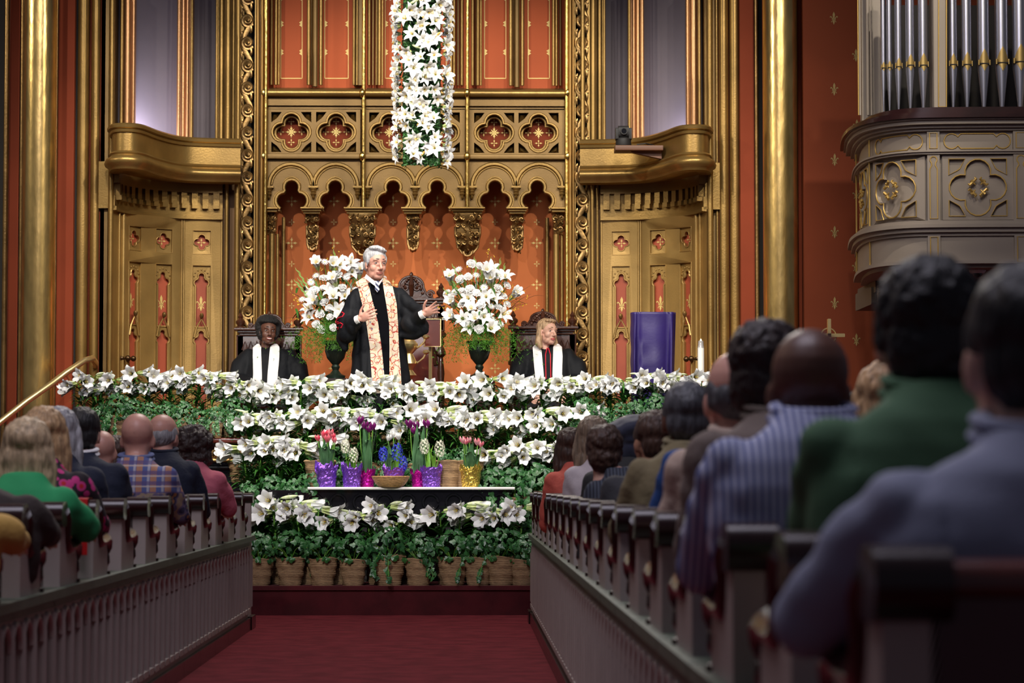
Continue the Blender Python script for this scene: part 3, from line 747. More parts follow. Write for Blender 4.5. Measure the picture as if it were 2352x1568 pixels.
# ------------------------------------------------------------------ pews
def make_pew(sg, L):
    """end panels face the aisle at x = 0; the seat runs away from it (sg = +1 right, -1 left)"""
    S = lambda x: x * sg
    t = thing('pew', 'x', 'pew')
    fx = lambda u, v, w_: (S(-w_), u, v)
    y0, y1 = -.20, .67
    b = MB(); b.box((min(S(.055), S(.08)), y0, 0), (max(S(.055), S(.08)), y1, .62))
    holes = []; pt = (y1-y0)/4
    for k in range(4):
        a = y0 + pt*k + .022; r_ = pt/2 - .022; holes.append([(a, .15), (a + 2*r_, .15)] + arc(a + r_, .47, r_, 0, 180, 12, .085))
    b.slab([(y0, .08), (y1, .08), (y1, .60), (y0, .60)], holes, fx, -.055, 0)
    for k in range(4):
        a = y0 + pt*k
        b.tube([fx(a, .15, .001), fx(a, .50, .001), fx(a, .56, .004)], [.020, .020, .012], 10)
        b.tube([fx(a + pt/2 + (pt/2-.02)*cos(q), .47+.085*sin(q), .002) for q in [pi*s_/14 for s_ in range(15)]], .012, 8)
        b.rbox((min(S(-.02), S(.03)), a+.02, .12), (max(S(-.02), S(.03)), a+pt-.02, .15), .01)
        b.tube([fx(a + pt/2, .16, -.045), fx(a + pt/2, .54, -.045)], .016, 8)
    prof = [(0, .62), (0, .88), (.115, .88), (.125, .80), (.17, .755), (.40, .755), (.43, .72), (.43, .62)]
    b.slab(prof, [], fx, -.07, -.0)
    b.build('end_panel', PEWG, t, ang=30)
    b = MB(); b.slab([(y0, .0), (y1, 0), (y1, .085), (y0, .085)], [], fx, -.02, .022); b.build('plinth', MAHOG, t)
    b = MB()
    b.rbox((min(S(-.028), S(.088)), y0+.004, .605), (max(S(-.028), S(.088)), y1-.004, .638), .008)
    b.rbox((min(S(-.012), S(.05)), y0, .575), (max(S(-.012), S(.05)), y1, .605), .006)
    b.build('ledge', GRNP, t)
    b = MB(); b.rbox((min(S(-.012), S(.085)), -.035, .855), (max(S(-.012), S(.085)), .11, .948), .044); b.build('cap', MAHOG, t)
    b = MB(); b.tube([(S(.026), q, z) for q, z in ((.10, .91), (.135, .88), (.145, .83), (.16, .79), (.20, .775), (.30, .775), (.38, .785), (.43, .775), (.455, .745), (.44, .72))], [.034, .036, .033, .032, .032, .032, .033, .034, .030, .022], 10, flat=1.35)
    b.build('armrest', MAHOG, t)
    b = MB(); b.lathe([(.016, .0), (.04, .0), (.04, .015), (.022, .02), (.038, .05), (.036, .08), (.02, .09), (.032, .105), (.032, .12), (.016, .13)], (S(.03), .44, .637), 12); b.build('baluster', MAHOG, t)
    b = MB(); b.tube([(S(.085), .035, .90), (S(L), .035, .90)], .032, 14); b.build('top_rail', MAHOR, t)
    b = MB(); b.box((min(S(.06), S(L)), .0, .25), (max(S(.06), S(L)), .035, .885)); b.build('backrest', mat('pew_back', (.06, .007, .009), .35, 0, .04, 30, coat=.4), t)
    b = MB(); b.rbox((min(S(.07), S(L)), .03, .40), (max(S(.07), S(L)), .50, .46), .025); b.build('seat', mat('seat_cushion', (.16, .01, .015), .8), t)
    return t
XR, XL = .51, -1.46
prot = {1: make_pew(1, 4.6), -1: make_pew(-1, 4.2)}
ordn = ['front', 'second', 'third', 'fourth', 'fifth', 'sixth', 'seventh', 'eighth', 'ninth', 'tenth', 'eleventh', 'twelfth', 'thirteenth', 'fourteenth', 'fifteenth', 'sixteenth', 'seventeenth', 'eighteenth']
RY = [18.0 - .872*k for k in range(18)]; LY = [17.3 - .86*k for k in range(12)]
for sg, ys, X, nm in ((1, RY, XR, 'right'), (-1, LY, XL, 'left')):
    for k, y in enumerate(ys):
        o = prot[sg] if k == 0 else dup(prot[sg], (0, 0, 0))
        o.location = (X, y, 0)
        pos = 'front pew' if k == 0 else ordn[k] + ' pew from the front'
        if sg > 0 and k == 17: pos = 'nearest pew, with its large blurred cap at the lower right'
        o['label'] = '%s on the %s of the aisle, grey with dark cap' % (pos, nm)
        if sg > 0 and k == 17: o['label'] = 'nearest pew on the right of the aisle, large blurred dark cap'
        o['group'] = 'pews on the %s of the aisle' % nm
# screens closing the front pews
for sg, X, y, nm in ((1, XR, 18.87, 'right'), (-1, XL, 18.16, 'left')):
    S = lambda x: x*sg
    t = thing('pew_screen', 'grey panelled screen with dark rail ahead of the %s front pew' % nm, 'screen', (X, y, 0)); b = MB()
    b.box((min(0, S(.09)), -.2, 0), (max(0, S(.09)), .1, .62)); b.box((min(S(.0), S(.08)), .0, .62), (max(S(0), S(.08)), .08, .87)); b.box((min(S(.08), S(4.3)), .02, 0), (max(S(.08), S(4.3)), .07, .87))
    for q in (.02, -.13):
        for k in (0, 1): b.tube([(S(-.004), q - .035+.07*k, .15), (S(-.004), q-.035+.07*k, .5)], .009, 6)
    b.build('screen_panel', PEWG, t)
    b = MB(); b.rbox((min(S(-.015), S(4.3)), -.02, .865), (max(S(-.015), S(4.3)), .11, .935), .025); b.build('cap_rail', MAHOG, t)
    b = MB(); b.rbox((min(S(-.025), S(.11)), -.2, .605), (max(S(-.025), S(.11)), .12, .64), .008); b.build('ledge', GRNP, t)
    b = MB(); b.box((min(S(-.03), S(.1)), -.2, 0), (max(S(-.03), S(.1)), .13, .09)); b.build('plinth', MAHOG, t)

# ------------------------------------------------------------------ parapets, plant stand and table
def parapet(x0, x1, nm):
    t = thing('parapet', '%s chancel parapet, black gloss with a carved gilt band under ivy' % nm, 'parapet'); Y = 21.0
    b = MB(); b.rbox((x0, Y-.12, 1.315), (x1, Y+.5, 1.36), .015, 0, 0); b.build('top_shelf', MAHOR, t)
    b = MB(); b.box((x0, Y-.03, 1.17), (x1, Y+.4, 1.315)); f = lambda u, v, w_: (u, Y-.03-w_, v)
    b.tube([(x0, Y-.04, 1.30), (x1, Y-.04, 1.30)], .012, 8); b.tube([(x0, Y-.04, 1.18), (x1, Y-.04, 1.18)], .016, 8)
    k = x0 + .08
    while k < x1 - .1:
        for q in range(3): b.tube([f(k+.015*q, 1.20, 0), f(k+.02+.02*q, 1.24, .02), f(k+.07, 1.275-.02*q, .015), f(k+.11, 1.23, .01)], [.004, .010, .010, .004], 5)
        k += .125
    b.build('carved_band', BRONZE, t)
    b = MB(); b.box((x0, Y, 0), (x1, Y+.35, 1.17)); b.tube([(x0, Y-.01, 1.12), (x1, Y-.01, 1.12)], .02, 8); b.build('gloss_panel', BLK, t)
parapet(xt(212, 21), xt(562, 21), 'left'); parapet(xt(1330, 21), xt(1660, 21), 'right')
t = thing('plant_stand', 'black stepped stand carrying the central bank of lily pots', 'stand', (-.45, 20.8, .222)); b = MB()
XS = (xt(548, 21) + .45, xt(1322, 21) + .45)
TI = [(.62, -.02, .16), (.92, .16, .36), (1.16, .36, .70)]
STEPS = [(20.64, 20.86, .74), (20.86, 21.14, 1.00), (21.14, 21.46, 1.25)]
for (a, c, z), nm in zip(STEPS, ('lower_shelf', 'middle_shelf', 'top_shelf')):
    b = MB(); b.box((XS[0]+.005, a-20.8, z-.035-.222), (XS[1]-.005, c-20.8, z-.222))
    for k in range(9):
        x = XS[0]+.03 + (XS[1]-XS[0]-.06)*k/8; b.box((x-.02, a-20.8+.01, 0), (x+.02, a-20.8+.04, z-.222-.035))
    b.box((XS[0]+.005, c-20.8-.02, 0), (XS[1]-.005, c-20.8, z-.222-.035))
    b.build(nm, BLKM, t)
t = thing('communion_table', 'dark table with thin white top holding the tulips and basket', 'table', (-.45, 20.5, .222)); b = MB()
TZ = zt(1118, 20.45)
b.rbox((xt(708, 20.4)+.45, -.17, TZ-.222-.022), (xt(1182, 20.4)+.45, .12, TZ-.222), .008); b.build('tabletop', MARB, t)
b = MB(); f = lambda u, v, w_: (u, -.11-w_, v); b.box((-1.12, -.11, TZ-.43), (.83, .10, TZ-.246)); 
for k in range(11): carv = [f(-1.05+.18*k+.06*cos(q), TZ-.34+.06*sin(q), .01) for q in [j*.6 for j in range(11)]]; b.tube(carv, .012, 6, 0)
b.build('carved_apron', BLK, t)
for x in (-1.08, -.42, .14, .79):
    b = MB(); b.lathe([(.035, 0), (.05, .03), (.03, .08), (.04, .2), (.028, .35), (.045, .42), (.04, TZ-.43)], (x, 0, 0), 12); b.build('leg', BLK, t)

# ------------------------------------------------------------------ lilies
def petal(mb, M, L=.15, wmax=.021, flare=.055, r0=.008, ang=0, m=0, m2=1, nu=4, nv=9, curl=1.0):
    """one petal of a trumpet: hugs the tube, then flares and recurves"""
    vs = []; fs = []
    for j in range(nv):
        t = j/(nv-1)
        if t < .6: r = r0 + (.016-r0)*(t/.6) + .012*(t/.6)**3; z = L*t
        else: q = (t-.6)/.4; r = .028 + flare*q**1.1; z = L*(.6 + .33*sin(q*pi*.62*curl))
        wd = wmax*(.45 + .55*min(1, t/.65)) if t < .65 else wmax*max(0.02, 1 - ((t-.65)/.35)**1.7)
        for i in range(nu):
            u = (i/(nu-1)*2-1); x = wd*u; rr = r + .006*(1-u*u)*(t > .3)*-1 + .003*sin(9*t+ang)*u
            vs.append(M @ Vector((rr*cos(ang) - x*sin(ang), rr*sin(ang) + x*cos(ang), z)))
    for j in range(nv-1):
        for i in range(nu-1): fs.append((j*nu+i, j*nu+i+1, (j+1)*nu+i+1, (j+1)*nu+i))
    b = len(mb.V); mb.V += [tuple(v) for v in vs]
    for k, f_ in enumerate(fs): mb.F.append([i+b for i in f_]); mb.M.append(m2 if k < 3*(nu-1) and m2 is not None else m)
def lily_flower(seed, openness=1, star=False):
    rnd = random.Random(seed); b = MB(); I = Matrix.Identity(4)
    for k in range(6):
        a = pi/3*k + rnd.uniform(-.1, .1)
        if star: petal(b, I, .085, .028 if k % 2 else .022, .075, .004, a, curl=1.25 + rnd.uniform(-.15, .2))
        else: petal(b, I, .185, .034 if k % 2 else .028, .042*openness*rnd.uniform(.85, 1.15), .008, a, curl=rnd.uniform(.85, 1.1))
    L = .085 if star else .16
    for k in range(5):
        a = pi*.4*k; p = Vector((.012*cos(a), .012*sin(a), L*.85)); b.tube([(0, 0, L*.3), p], .0016, 4, 2); b.ell(p, (.003, .003, .008), 6, 2)
    b.tube([(0, 0, L*.3), (0, 0, L)], .002, 4, 1); b.ell((0, 0, L), .004, 6, 1)
    return b.mesh('flower', [WHITE, PETG, YEL], ang=180)
LF = [lily_flower(i, .8+.15*i) for i in range(4)]; SF = [lily_flower(20+i, 1, True) for i in range(4)]
def bud_mesh(L, r, m):
    b = MB(); n = 10; rings = []
    for i in range(n):
        t = i/(n-1); rr = r*(sin(pi*min(1, t*.9+.08))**.8)*(1 if t < .98 else .4); rings.append([(rr*(1+.12*cos(3*a_))*cos(a_), rr*(1+.12*cos(3*a_))*sin(a_), L*t) for a_ in [2*pi*k/9 for k in range(9)]])
    b.loft(rings); return b.mesh('bud', [m], ang=180)
BU = [bud_mesh(.16, .016, BUD), bud_mesh(.11, .012, BUD)]; BY = bud_mesh(.07, .011, BUDY)
def blade(mb, p, az, L, wd, rise, droop, m=0, n=6, fold=.25):
    """a strap leaf from p, heading az, arching over"""
    vs = []; c, s_ = cos(az), sin(az)
    for i in range(n+1):
        t = i/n; d = L*t; h = rise*L*t - droop*L*t*t; ww = wd*sin(pi*min(1, .12+.88*t)**.8)*.5 + .0006
        for q in (-1, 0, 1): vs.append((p[0] + d*c - q*ww*s_, p[1] + d*s_ + q*ww*c, p[2] + h + (abs(q)*fold*ww)))
    fs = []
    for i in range(n):
        for q in range(2): a = i*3+q; fs.append((a, a+1, a+4, a+3))
    mb.add(vs, fs, m)
def burlap_pot(h=.17, r0=.075, r1=.11):
    b = MB(); n = 28; rings = []
    for i in range(34):
        t = i/33; r = r0 + (r1-r0)*t + .0022*(-1)**i + .003*sin(i*.6)
        rings.append([((r+.003*sin(5*a+i*.3))*cos(a), (r+.003*sin(5*a+i*.3))*sin(a), h*t + (.008*sin(3*a) if i == 33 else 0)) for a in [2*pi*k/n for k in range(n)]])
    rings.append([(.9*x, .9*y, z-.01) for x, y, z in rings[-1]]); rings.append([(.9*x, .9*y, h*.8) for x, y, z in rings[-2]])
    b.loft(rings, 0, cap=True); return b.mesh('pot', [BURL], ang=60)
POTM = burlap_pot(); POTI = burlap_pot(.22, .085, .125)
def lily_proto(seed, H=.62):
    rnd = random.Random(seed); t = thing('potted_lily', 'x', 'plant')
    inst('pot', POTM, t)
    lean = (rnd.uniform(-.03, .03), rnd.uniform(-.04, .0)); st = MB(); lf = MB()
    stems = [(-.04, rnd.uniform(-.03, .03), H*rnd.uniform(.82, .92)), (.04, rnd.uniform(-.03, .03), H*rnd.uniform(.94, 1.03))]
    fl = 0
    for sx, sy, h in stems:
        tip = Vector((sx*2+lean[0], sy+lean[1], h-.06)); pts = [Vector((sx, sy, .15)).lerp(tip, k/4) for k in range(5)]
        st.tube(pts, .006, 6)
        for k in range(46):
            q = rnd.random(); p = pts[0].lerp(tip, .10+.86*q); blade(lf, p, rnd.uniform(0, 2*pi), rnd.uniform(.15, .25)*(1-.35*q), .026, rnd.uniform(.3, .9), rnd.uniform(.3, .8))
        n = 3 if fl == 0 else 2; a0 = rnd.uniform(0, 6.28)
        for k in range(n):
            # blooms look mostly toward the nave (-y) and sideways
            az = -pi/2 + (k-(n-1)/2)*1.35 + rnd.uniform(-.35, .35) + (0.45 if fl else -.45)
            d = Vector((cos(az), sin(az), rnd.uniform(-.35, .15))).normalized()
            base = tip + d*.035 + Vector((0, 0, .014*k)); st.tube([tip, tip+d*.02+Vector((0, 0, .02)), base], .0035, 5)
            me = LF[rnd.randrange(4)]; inst('flower', me, t, base, d.to_track_quat('Z', 'Y') @ Euler((0, 0, rnd.uniform(0, 6))).to_quaternion(), rnd.uniform(.88, 1.05)); 
        for k in range(2 if fl else 1):
            az = rnd.uniform(-pi, 0); d = Vector((cos(az), sin(az)*.6, rnd.uniform(-.15, .28))).normalized()
            base = tip + d*.04 + Vector((0, 0, .03)); st.tube([tip, base], .0035, 5)
            inst('bud', BU[k % 2], t, base, d.to_track_quat('Z', 'Y'), rnd.uniform(.65, .95))
        fl += 1
    st.build('stem', STEMM, t); lf.build('foliage', LEAF, t, ang=180)
    return t
LP = [lily_proto(100+i) for i in range(5)]; used = set()
def lily(x, y, z, label, group, s=1):
    k = random.randrange(5)
    if k in used: o = dup(LP[k], (x, y, z))
    else: o = LP[k]; used.add(k); o.location = (x, y, z)
    o.rotation_euler = (0, 0, random.uniform(-.45, .45)); s *= random.uniform(.92, 1.07); o.scale = (s, s, s)
    o['label'] = label; o['group'] = group
def lrow(px0, px1, n, Y, z, label, group, s=1, jx=8, jz=0):
    for k in range(n):
        px = px0 + (px1-px0)*(k/(n-1)) + random.uniform(-jx, jx)
        lily(xt(px, Y), Y + random.uniform(-.04, .04), z, label + nth(k), group, s)
lrow(205, 520, 9, 21.12, 1.36, 'white lily in the bank on the left parapet', 'lilies on the left parapet', .87)
lrow(1345, 1640, 9, 21.12, 1.36, 'white lily in the bank on the right parapet', 'lilies on the right parapet', .84)
lrow(555, 1312, 19, 21.30, 1.25, 'white lily in the top row of the central bank', 'top row of the central lily bank', .97)
lrow(545, 1308, 18, 21.0, 1.0, 'white lily in the middle row of the central bank', 'middle row of the central lily bank', .97)
lrow(575, 706, 4, 20.75, .74, 'white lily in the lower row left of the tulips', 'lower row left of the tulips', 1.0)
lrow(1150, 1300, 5, 20.75, .74, 'white lily in the lower row right of the tulips', 'lower row right of the tulips', 1.0)
lrow(640, 1180, 8, 20.22, .222, 'white lily in the front row on the step below the table', 'front row of lilies', 1.0, 12)
for k, px in enumerate((578, 612)): lily(xt(px, 20.35), 20.4, .222, 'white lily beside the left front pew end' + nth(k), 'lilies beside the left pews', 1.09)

# ------------------------------------------------------------------ ivy
def ivy_proto(seed, R=.17, H=.21, n=110, trail=2, pot=True):
    rnd = random.Random(seed); t = thing('potted_ivy', 'x', 'plant')
    if pot: inst('pot', POTI, t)
    b = MB(); ph = .22
    def leaf(p, d, s):
        q = d.to_track_quat('Z', 'Y').to_matrix() @ Matrix.Rotation(rnd.uniform(0, 6.28), 3, 'Z')
        o = [(0, -.5), (.32, -.42), (.55, -.1), (.3, .08), (.26, .3), (0, .62), (-.26, .3), (-.3, .08), (-.55, -.1), (-.32, -.42)]
        vs = [p + q @ Vector((a*s, c*s, -.18*s*abs(a))) for a, c in o] + [p + q @ Vector((0, 0, .05*s))]
        b.add(vs, [(i, (i+1) % 10, 10) for i in range(10)], 0 if rnd.random() < .7 else 1)
    for k in range(n):
        a, c = rnd.uniform(0, 6.28), rnd.uniform(-.12, 1)
        if rnd.random() < .12: c = -.4
        rr = R*rnd.uniform(.65, 1.1); sc_ = sqrt(max(0, 1-c*c))
        p = Vector((rr*sc_*cos(a), rr*sc_*sin(a), ph + .05 + c*H*.75*rnd.uniform(.8, 1.1)))
        d = (Vector((sc_*cos(a), sc_*sin(a)-.6, c*.6+.25)) + Vector([rnd.uniform(-.5, .5) for _ in range(3)])).normalized()
        leaf(p, d, rnd.uniform(.028, .06))
    vines = MB()
    for k in range(trail):
        a = rnd.uniform(-pi*.95, -.05); p = Vector((.1*cos(a), .1*sin(a), ph+.02)); pts = [p]
        for j in range(7):
            p = p + Vector((.022*cos(a)*(1-j/9), .022*sin(a)*(1-j/9), -.03 if j > 0 else .0)) + Vector([rnd.uniform(-.012, .012) for _ in range(3)]); pts.append(p)
            for _ in range(2): leaf(p + Vector([rnd.uniform(-.015, .015) for _ in range(3)]), Vector((rnd.uniform(-.4, .4), -1, rnd.uniform(0, .6))).normalized(), rnd.uniform(.03, .05))
        vines.tube(pts, .0025, 4)
    for k in range(8):
        a = rnd.uniform(0, 6.28); vines.tube([(0, 0, ph-.03), (R*.5*cos(a), R*.5*sin(a), ph+H*.3), (R*.8*cos(a), R*.8*sin(a), ph+H*.4)], .003, 4)
    vines.ell((0, 0, ph-.02), (.06, .06, .02), 10)
    b.build('foliage', [IVY, IVY2], t, smooth=False); vines.build('vine', STEMM, t)
    return t
IP = [ivy_proto(300+i) for i in range(4)]; iused = set()
def ivy(px, Y, z, label, group, s=1):
    k = random.randrange(4)
    if k in iused: o = dup(IP[k], (0, 0, 0))
    else: o = IP[k]; iused.add(k)
    o.location = (xt(px, Y), Y, z); o.rotation_euler = (0, 0, random.uniform(-.6, .6)); s *= random.uniform(.92, 1.06); o.scale = (s, s, s)
    o['label'] = label; o['group'] = group
for k, px in enumerate((596, 668, 742, 812, 895, 962, 1040, 1098, 1150, 1200)): ivy(px, 20.02, .222, 'ivy in a woven pot on the front edge of the step' + nth(k), 'ivy pots along the step', .97)
# ivy banks without visible pots: troughs of ivy hanging on the parapets, and pots on the stand
def trough(px, Y, z, label, group, s=1, seed=None):
    k = random.randrange(4)
    o = TP[k] if k not in tused else dup(TP[k], (0, 0, 0)); tused.add(k)
    o.location = (xt(px, Y), Y, z); o.rotation_euler = (0, 0, random.uniform(-.3, .3)); o.scale = (s, s, s)
    s *= random.uniform(.72, 1.12); o.scale = (s, s, s); o['label'] = label; o['group'] = group
TP = [ivy_proto(400+i, .16, .24, 120, 7) for i in range(4)]; tused = set()
for k, px in enumerate(range(228, 552, 38)): trough(px, 20.92 if (px//38) % 2 else 21.02, 1.365, 'ivy trailing over the left parapet below the white lilies' + nth(k), 'ivy on the left parapet', .72)
for k, px in enumerate(range(1345, 1650, 40)): trough(px, 20.92, 1.365, 'ivy trailing over the right parapet below the white lilies' + nth(k), 'ivy on the right parapet', .7)
for k, px in enumerate((570, 622, 676, 725)): trough(px, 20.52, .66, 'bushy ivy under the lower lilies, left of the tulips' + nth(k), 'ivy left of the table', 1.0)
for k, px in enumerate((1130, 1180, 1232, 1290)): trough(px, 20.52, .66, 'bushy ivy under the lower lilies, right of the tulips' + nth(k), 'ivy right of the table', 1.0)
for k, px in enumerate((566, 640, 700)): trough(px, 20.42, .40, 'bushy ivy low down beside the left end of the table' + nth(k), 'low ivy left of the table', 1.0)
for k, px in enumerate((1200, 1245)): trough(px, 20.42, .40, 'bushy ivy low down beside the right end of the table' + nth(k), 'low ivy right of the table', 1.0)
for k, px in enumerate((796, 836, 916, 998, 1076)): trough(px, 20.74, .742, 'dark ivy behind the potted tulips, under the lilies' + nth(k), 'ivy behind the tulips', 1.0)
for k, px in enumerate((756, 876, 958, 1038, 1118)): trough(px, 20.72, .742, 'small dark ivy on the lower shelf behind the tulips' + nth(k), 'ivy under the middle lilies', .9)
for k, px in enumerate([545 + 763*(i+.5)/17 for i in range(17)]): trough(px, 20.96, 1.002, 'dark ivy tucked between the middle and top lily rows' + nth(k), 'ivy under the top lilies', .62)
for nm, x0, x1 in (('left', xt(548, 20.5), xt(706, 20.5)-.03), ('right', xt(1186, 20.5)+.03, xt(1312, 20.5))):
    t = thing('plant_rack', 'low dark rack holding ivy at the %s end of the table' % nm, 'rack', (0, 20.5, .222)); b = MB()
    for y0, y1, z in ((-.08, .10, .42), (-.2, -.08, .16)):
        b.box((x0, y0, z-.02), (x1, y1, z))
        for q in (x0+.02, (x0+x1)/2, x1-.02): b.box((q-.015, y0+.01, 0), (q+.015, y0+.04, z-.02))
    b.build('rack_frame', BLKM, t)

# ------------------------------------------------------------------ forced bulbs on the table
def foil(name, c, r=.075, h=.15, seed=1, fr=.05):
    rnd = random.Random(seed); b = MB(); n = 44; rings = []
    for i in range(14):
        t = i/13; rr = r*(.82 + .18*t) if t < .8 else r*(1 + fr*8*(t-.8))
        ring = []
        for k in range(n):
            a = 2*pi*k/n; j = 1 + (.055 if i not in (7, 8) else .01)*noise.noise(Vector((cos(a)*5, sin(a)*5, i*1.1+seed)))*2
            z = h*t + (.03*noise.noise(Vector((cos(a)*4, sin(a)*4, seed*3.))) if i > 10 else 0)*(i-10)*.8
            ring.append((rr*j*cos(a), rr*j*sin(a), max(0, z)))
        rings.append(ring)
    rings.append([(.8*x, .8*y, z-.02) for x, y, z in rings[-1]]); b.loft(rings, 0)
    return b, mat(name, c, .22, .85, .8, 45)
FP = mat('purple_foil', (.30, .12, .72), .25, .8, .8, 50); FM = mat('magenta_foil', (.50, .01, .30), .25, .8, .8, 50); FG = mat('gold_foil', (.85, .62, .12), .25, .9, .8, 50)
TUL = {'pink': mat('coral_tulip', (.80, .045, .10), .45, c2=(.72, .22, .25), vs=25), 'purple': mat('purple_tulip', (.20, .008, .15), .45, 0, 0, 1, .4, 30), 'rose': mat('rose_tulip', (.78, .10, .16), .45, c2=(.78, .42, .45), vs=20), 'white': mat('white_tulip', (.80, .80, .76), .5)}
TLF = mat('tulip_leaf', (.085, .22, .09), .5, 0, .05, 50, .4, 8); HLF = mat('hyacinth_leaf', (.14, .34, .03), .4)
def tulip(b, p, h=.055, r=.02, lean=(0, 0)):
    for k in range(6):
        a0 = pi/3*k; vs = []; R = r*(1 if k % 2 else .92)
        for j in range(6):
            t = j/5; rr = R*(.25 + 1.05*sin(min(t*1.25, 1)*pi*.62)) * (1 if t < .75 else 1-.8*(t-.75)); wd = .75*sin(pi*(.12+.84*t))
            for u in (-1, 0, 1):
                a = a0 + u*wd*.75; vs.append((p[0] + rr*cos(a) + lean[0]*t*h, p[1] + rr*sin(a) + lean[1]*t*h, p[2] + h*t - (.004 if u else 0)))
        b.add(vs, [(j*3+u, j*3+u+1, j*3+u+4, j*3+u+3) for j in range(5) for u in range(2)])
def tallleaf(b, p, az, H, L, wd, m=0):
    vs = []; c, s_ = cos(az), sin(az); n = 7
    for i in range(n+1):
        t = i/n; d = L*t**2; h = H*(t if t < .75 else .75 + (t-.75)*(1 if L < .06 else -.3)); ww = wd*sin(pi*min(1, .1+.9*t)**.9)*.5+.0008
        for q in (-1, 0, 1): vs.append((p[0]+d*c - q*ww*s_, p[1]+d*s_ + q*ww*c, p[2]+h - 0*ww) if q else (p[0]+(d+.25*ww)*c, p[1]+(d+.25*ww)*s_, p[2]+h))
    b.add(vs, [(i*3+q, i*3+q+1, i*3+q+4, i*3+q+3) for i in range(n) for q in range(2)], m)
YT = 20.42
def bulb_pot(px, foilm, kind, label, tops, w_=.075, h=.15, yoff=0, leaves=9, lh=.16, cat='plant'):
    Y = YT + yoff; x = xt(px, Y); t = thing('potted_' + ('hyacinth' if kind in ('whitehy', 'bluehy') else 'tulip'), label, cat, (x, Y, TZ))
    b, _ = foil('x', (0, 0, 0), w_, h, px, .05); b.build('foil_wrap', foilm, t, smooth=False)
    rnd = random.Random(px); lf = MB(); st = MB(); hl = kind in ('whitehy', 'bluehy')
    for k in range(leaves): tallleaf(lf, (rnd.uniform(-.03, .03), rnd.uniform(-.03, .03), h*.6), rnd.uniform(0, 6.28), lh*rnd.uniform(.8, 1.15)+h*.4, rnd.uniform(.02, .09), .026 if hl else .060)
    for (tx, ty, s) in tops:
        q = at(tx, ty, Y - .02); p = (q.x - x, -.02, q.z - TZ)
        st.tube([(p[0]*.3, 0, h*.6), (p[0]*.8, -.01, (p[2]+h*.6)/2), p], .0045, 6)
        b = MB()
        if hl:
            hh = .10*s; 
            for k in range(46):
                a, z = k*2.4, hh*(k/45); rr = .030*s*sin(pi*(.15+.7*k/45))
                c = Vector((p[0]+rr*cos(a), p[1]+rr*sin(a), p[2]-hh*.6+z))
                for j in range(5):
                    aj = 2*pi*j/5 + k; out = Vector((cos(a), sin(a), .2)); u = Vector((-sin(a), cos(a), 0)); v = Vector((0, 0, 1))
                    tip = c + out*.006 + (u*cos(aj)+v*sin(aj))*.014; sd = (u*-sin(aj)+v*cos(aj))*.004
                    b.add([c-out*.008, c+sd+out*.004, tip, c-sd+out*.004], [(0, 1, 2, 3)])
            b.build('flower_spike', mat('blue_hyacinth', (.045, .06, .60), .5) if kind == 'bluehy' else mat('white_hyacinth', (.82, .82, .66), .5), t, smooth=False)
        else:
            tulip(b, p, .06*s, .023*s, (rnd.uniform(-.3, .3), 0)); b.build('flower', TUL[kind], t, ang=180)
    lf.build('foliage', HLF if hl else TLF, t, ang=180); st.build('stem', STEMM, t)
    return t
bulb_pot(750, FP, 'pink', 'coral tulips in crinkled purple foil at the left end of the table', [(731, 1012, .85), (743, 1005, 1.1), (755, 1003, 1.1), (752, 1015, 1.1), (766, 1008, .9), (769, 1016, .8)], .085, .17, 0, 16, .20)
bulb_pot(808, FP, 'whitehy', 'white hyacinths in purple foil, second pot from the left', [(793, 1022, 1.0), (812, 1042, 1.1)], .078, .155, 0, 14, .12)
bulb_pot(843, FM, 'purple', 'dark purple tulips in magenta foil behind the white hyacinths, left', [(826, 973, 1.1), (836, 985, 1.1), (856, 987, 1.1), (848, 992, .9)], .062, .125, .1, 16, .34)
bulb_pot(905, FP, 'bluehy', 'blue hyacinths in purple foil directly behind the wicker basket', [(880, 1040, 1.05), (912, 1035, 1.35), (925, 1062, 1.1)], .085, .15, .06, 10, .10)
bulb_pot(903, FP, 'white', 'white tulips peeping up behind the blue hyacinths', [(892, 1012, .9), (904, 1004, .9), (916, 1009, .9)], .05, .12, .22, 8, .24)
bulb_pot(962, FM, 'purple', 'dark purple tulips in magenta foil right of the basket', [(942, 982, 1.2), (957, 985, 1.1), (981, 982, 1.2), (952, 996, 1.0)], .062, .125, .1, 16, .34)
bulb_pot(991, FP, 'whitehy', 'white hyacinths in purple foil right of the basket', [(975, 1022, 1.1), (1010, 1027, 1.2)], .082, .155, 0, 14, .15)
bulb_pot(1081, FG, 'rose', 'pink tulips in gold foil at the right end of the table', [(1065, 1018, 1.0), (1078, 1016, .8), (1097, 1022, 1.0), (1104, 1026, .8), (1070, 1020, .7)], .082, .16, 0, 14, .18)
q = at(897, 1118, 20.33); t = thing('wicker_basket', 'shallow round wicker basket at the middle of the table edge', 'basket', (q.x, 20.36, TZ)); b = MB(); n = 40
rings = []
for r, z in ((.085, 0), (.105, .015), (.125, .04), (.140, .065), (.146, .08), (.138, .08), (.118, .04), (.08, .012)): rings.append([((r+.0015*(-1)**k)*cos(2*pi*k/n), (r+.0015*(-1)**k)*sin(2*pi*k/n)*.85, z) for k in range(n)])
b.loft(rings); b.build('bowl', WICK, t); b = MB(); b.tube([(.143*cos(2*pi*k/n), .122*sin(2*pi*k/n), .08) for k in range(n)], .006, 6, closed=True); b.build('rim', WICK, t)
for k, px in enumerate((735, 1030, 1075)):
    Y = 20.56; o = inst('woven_plant_pot', POTI, None, (xt(px, Y), Y, TZ if 0 else .222+.0), (0, 0, 0), (1, 1, 1)); o.scale = (1.02, 1.02, .98)
    o.location.z = TZ - .01; tag(o, ('tan woven pot behind the coral tulips', 'tan woven pot standing left of the gold foil pot', 'tan woven pot behind the gold foil pot')[k], 'pot')

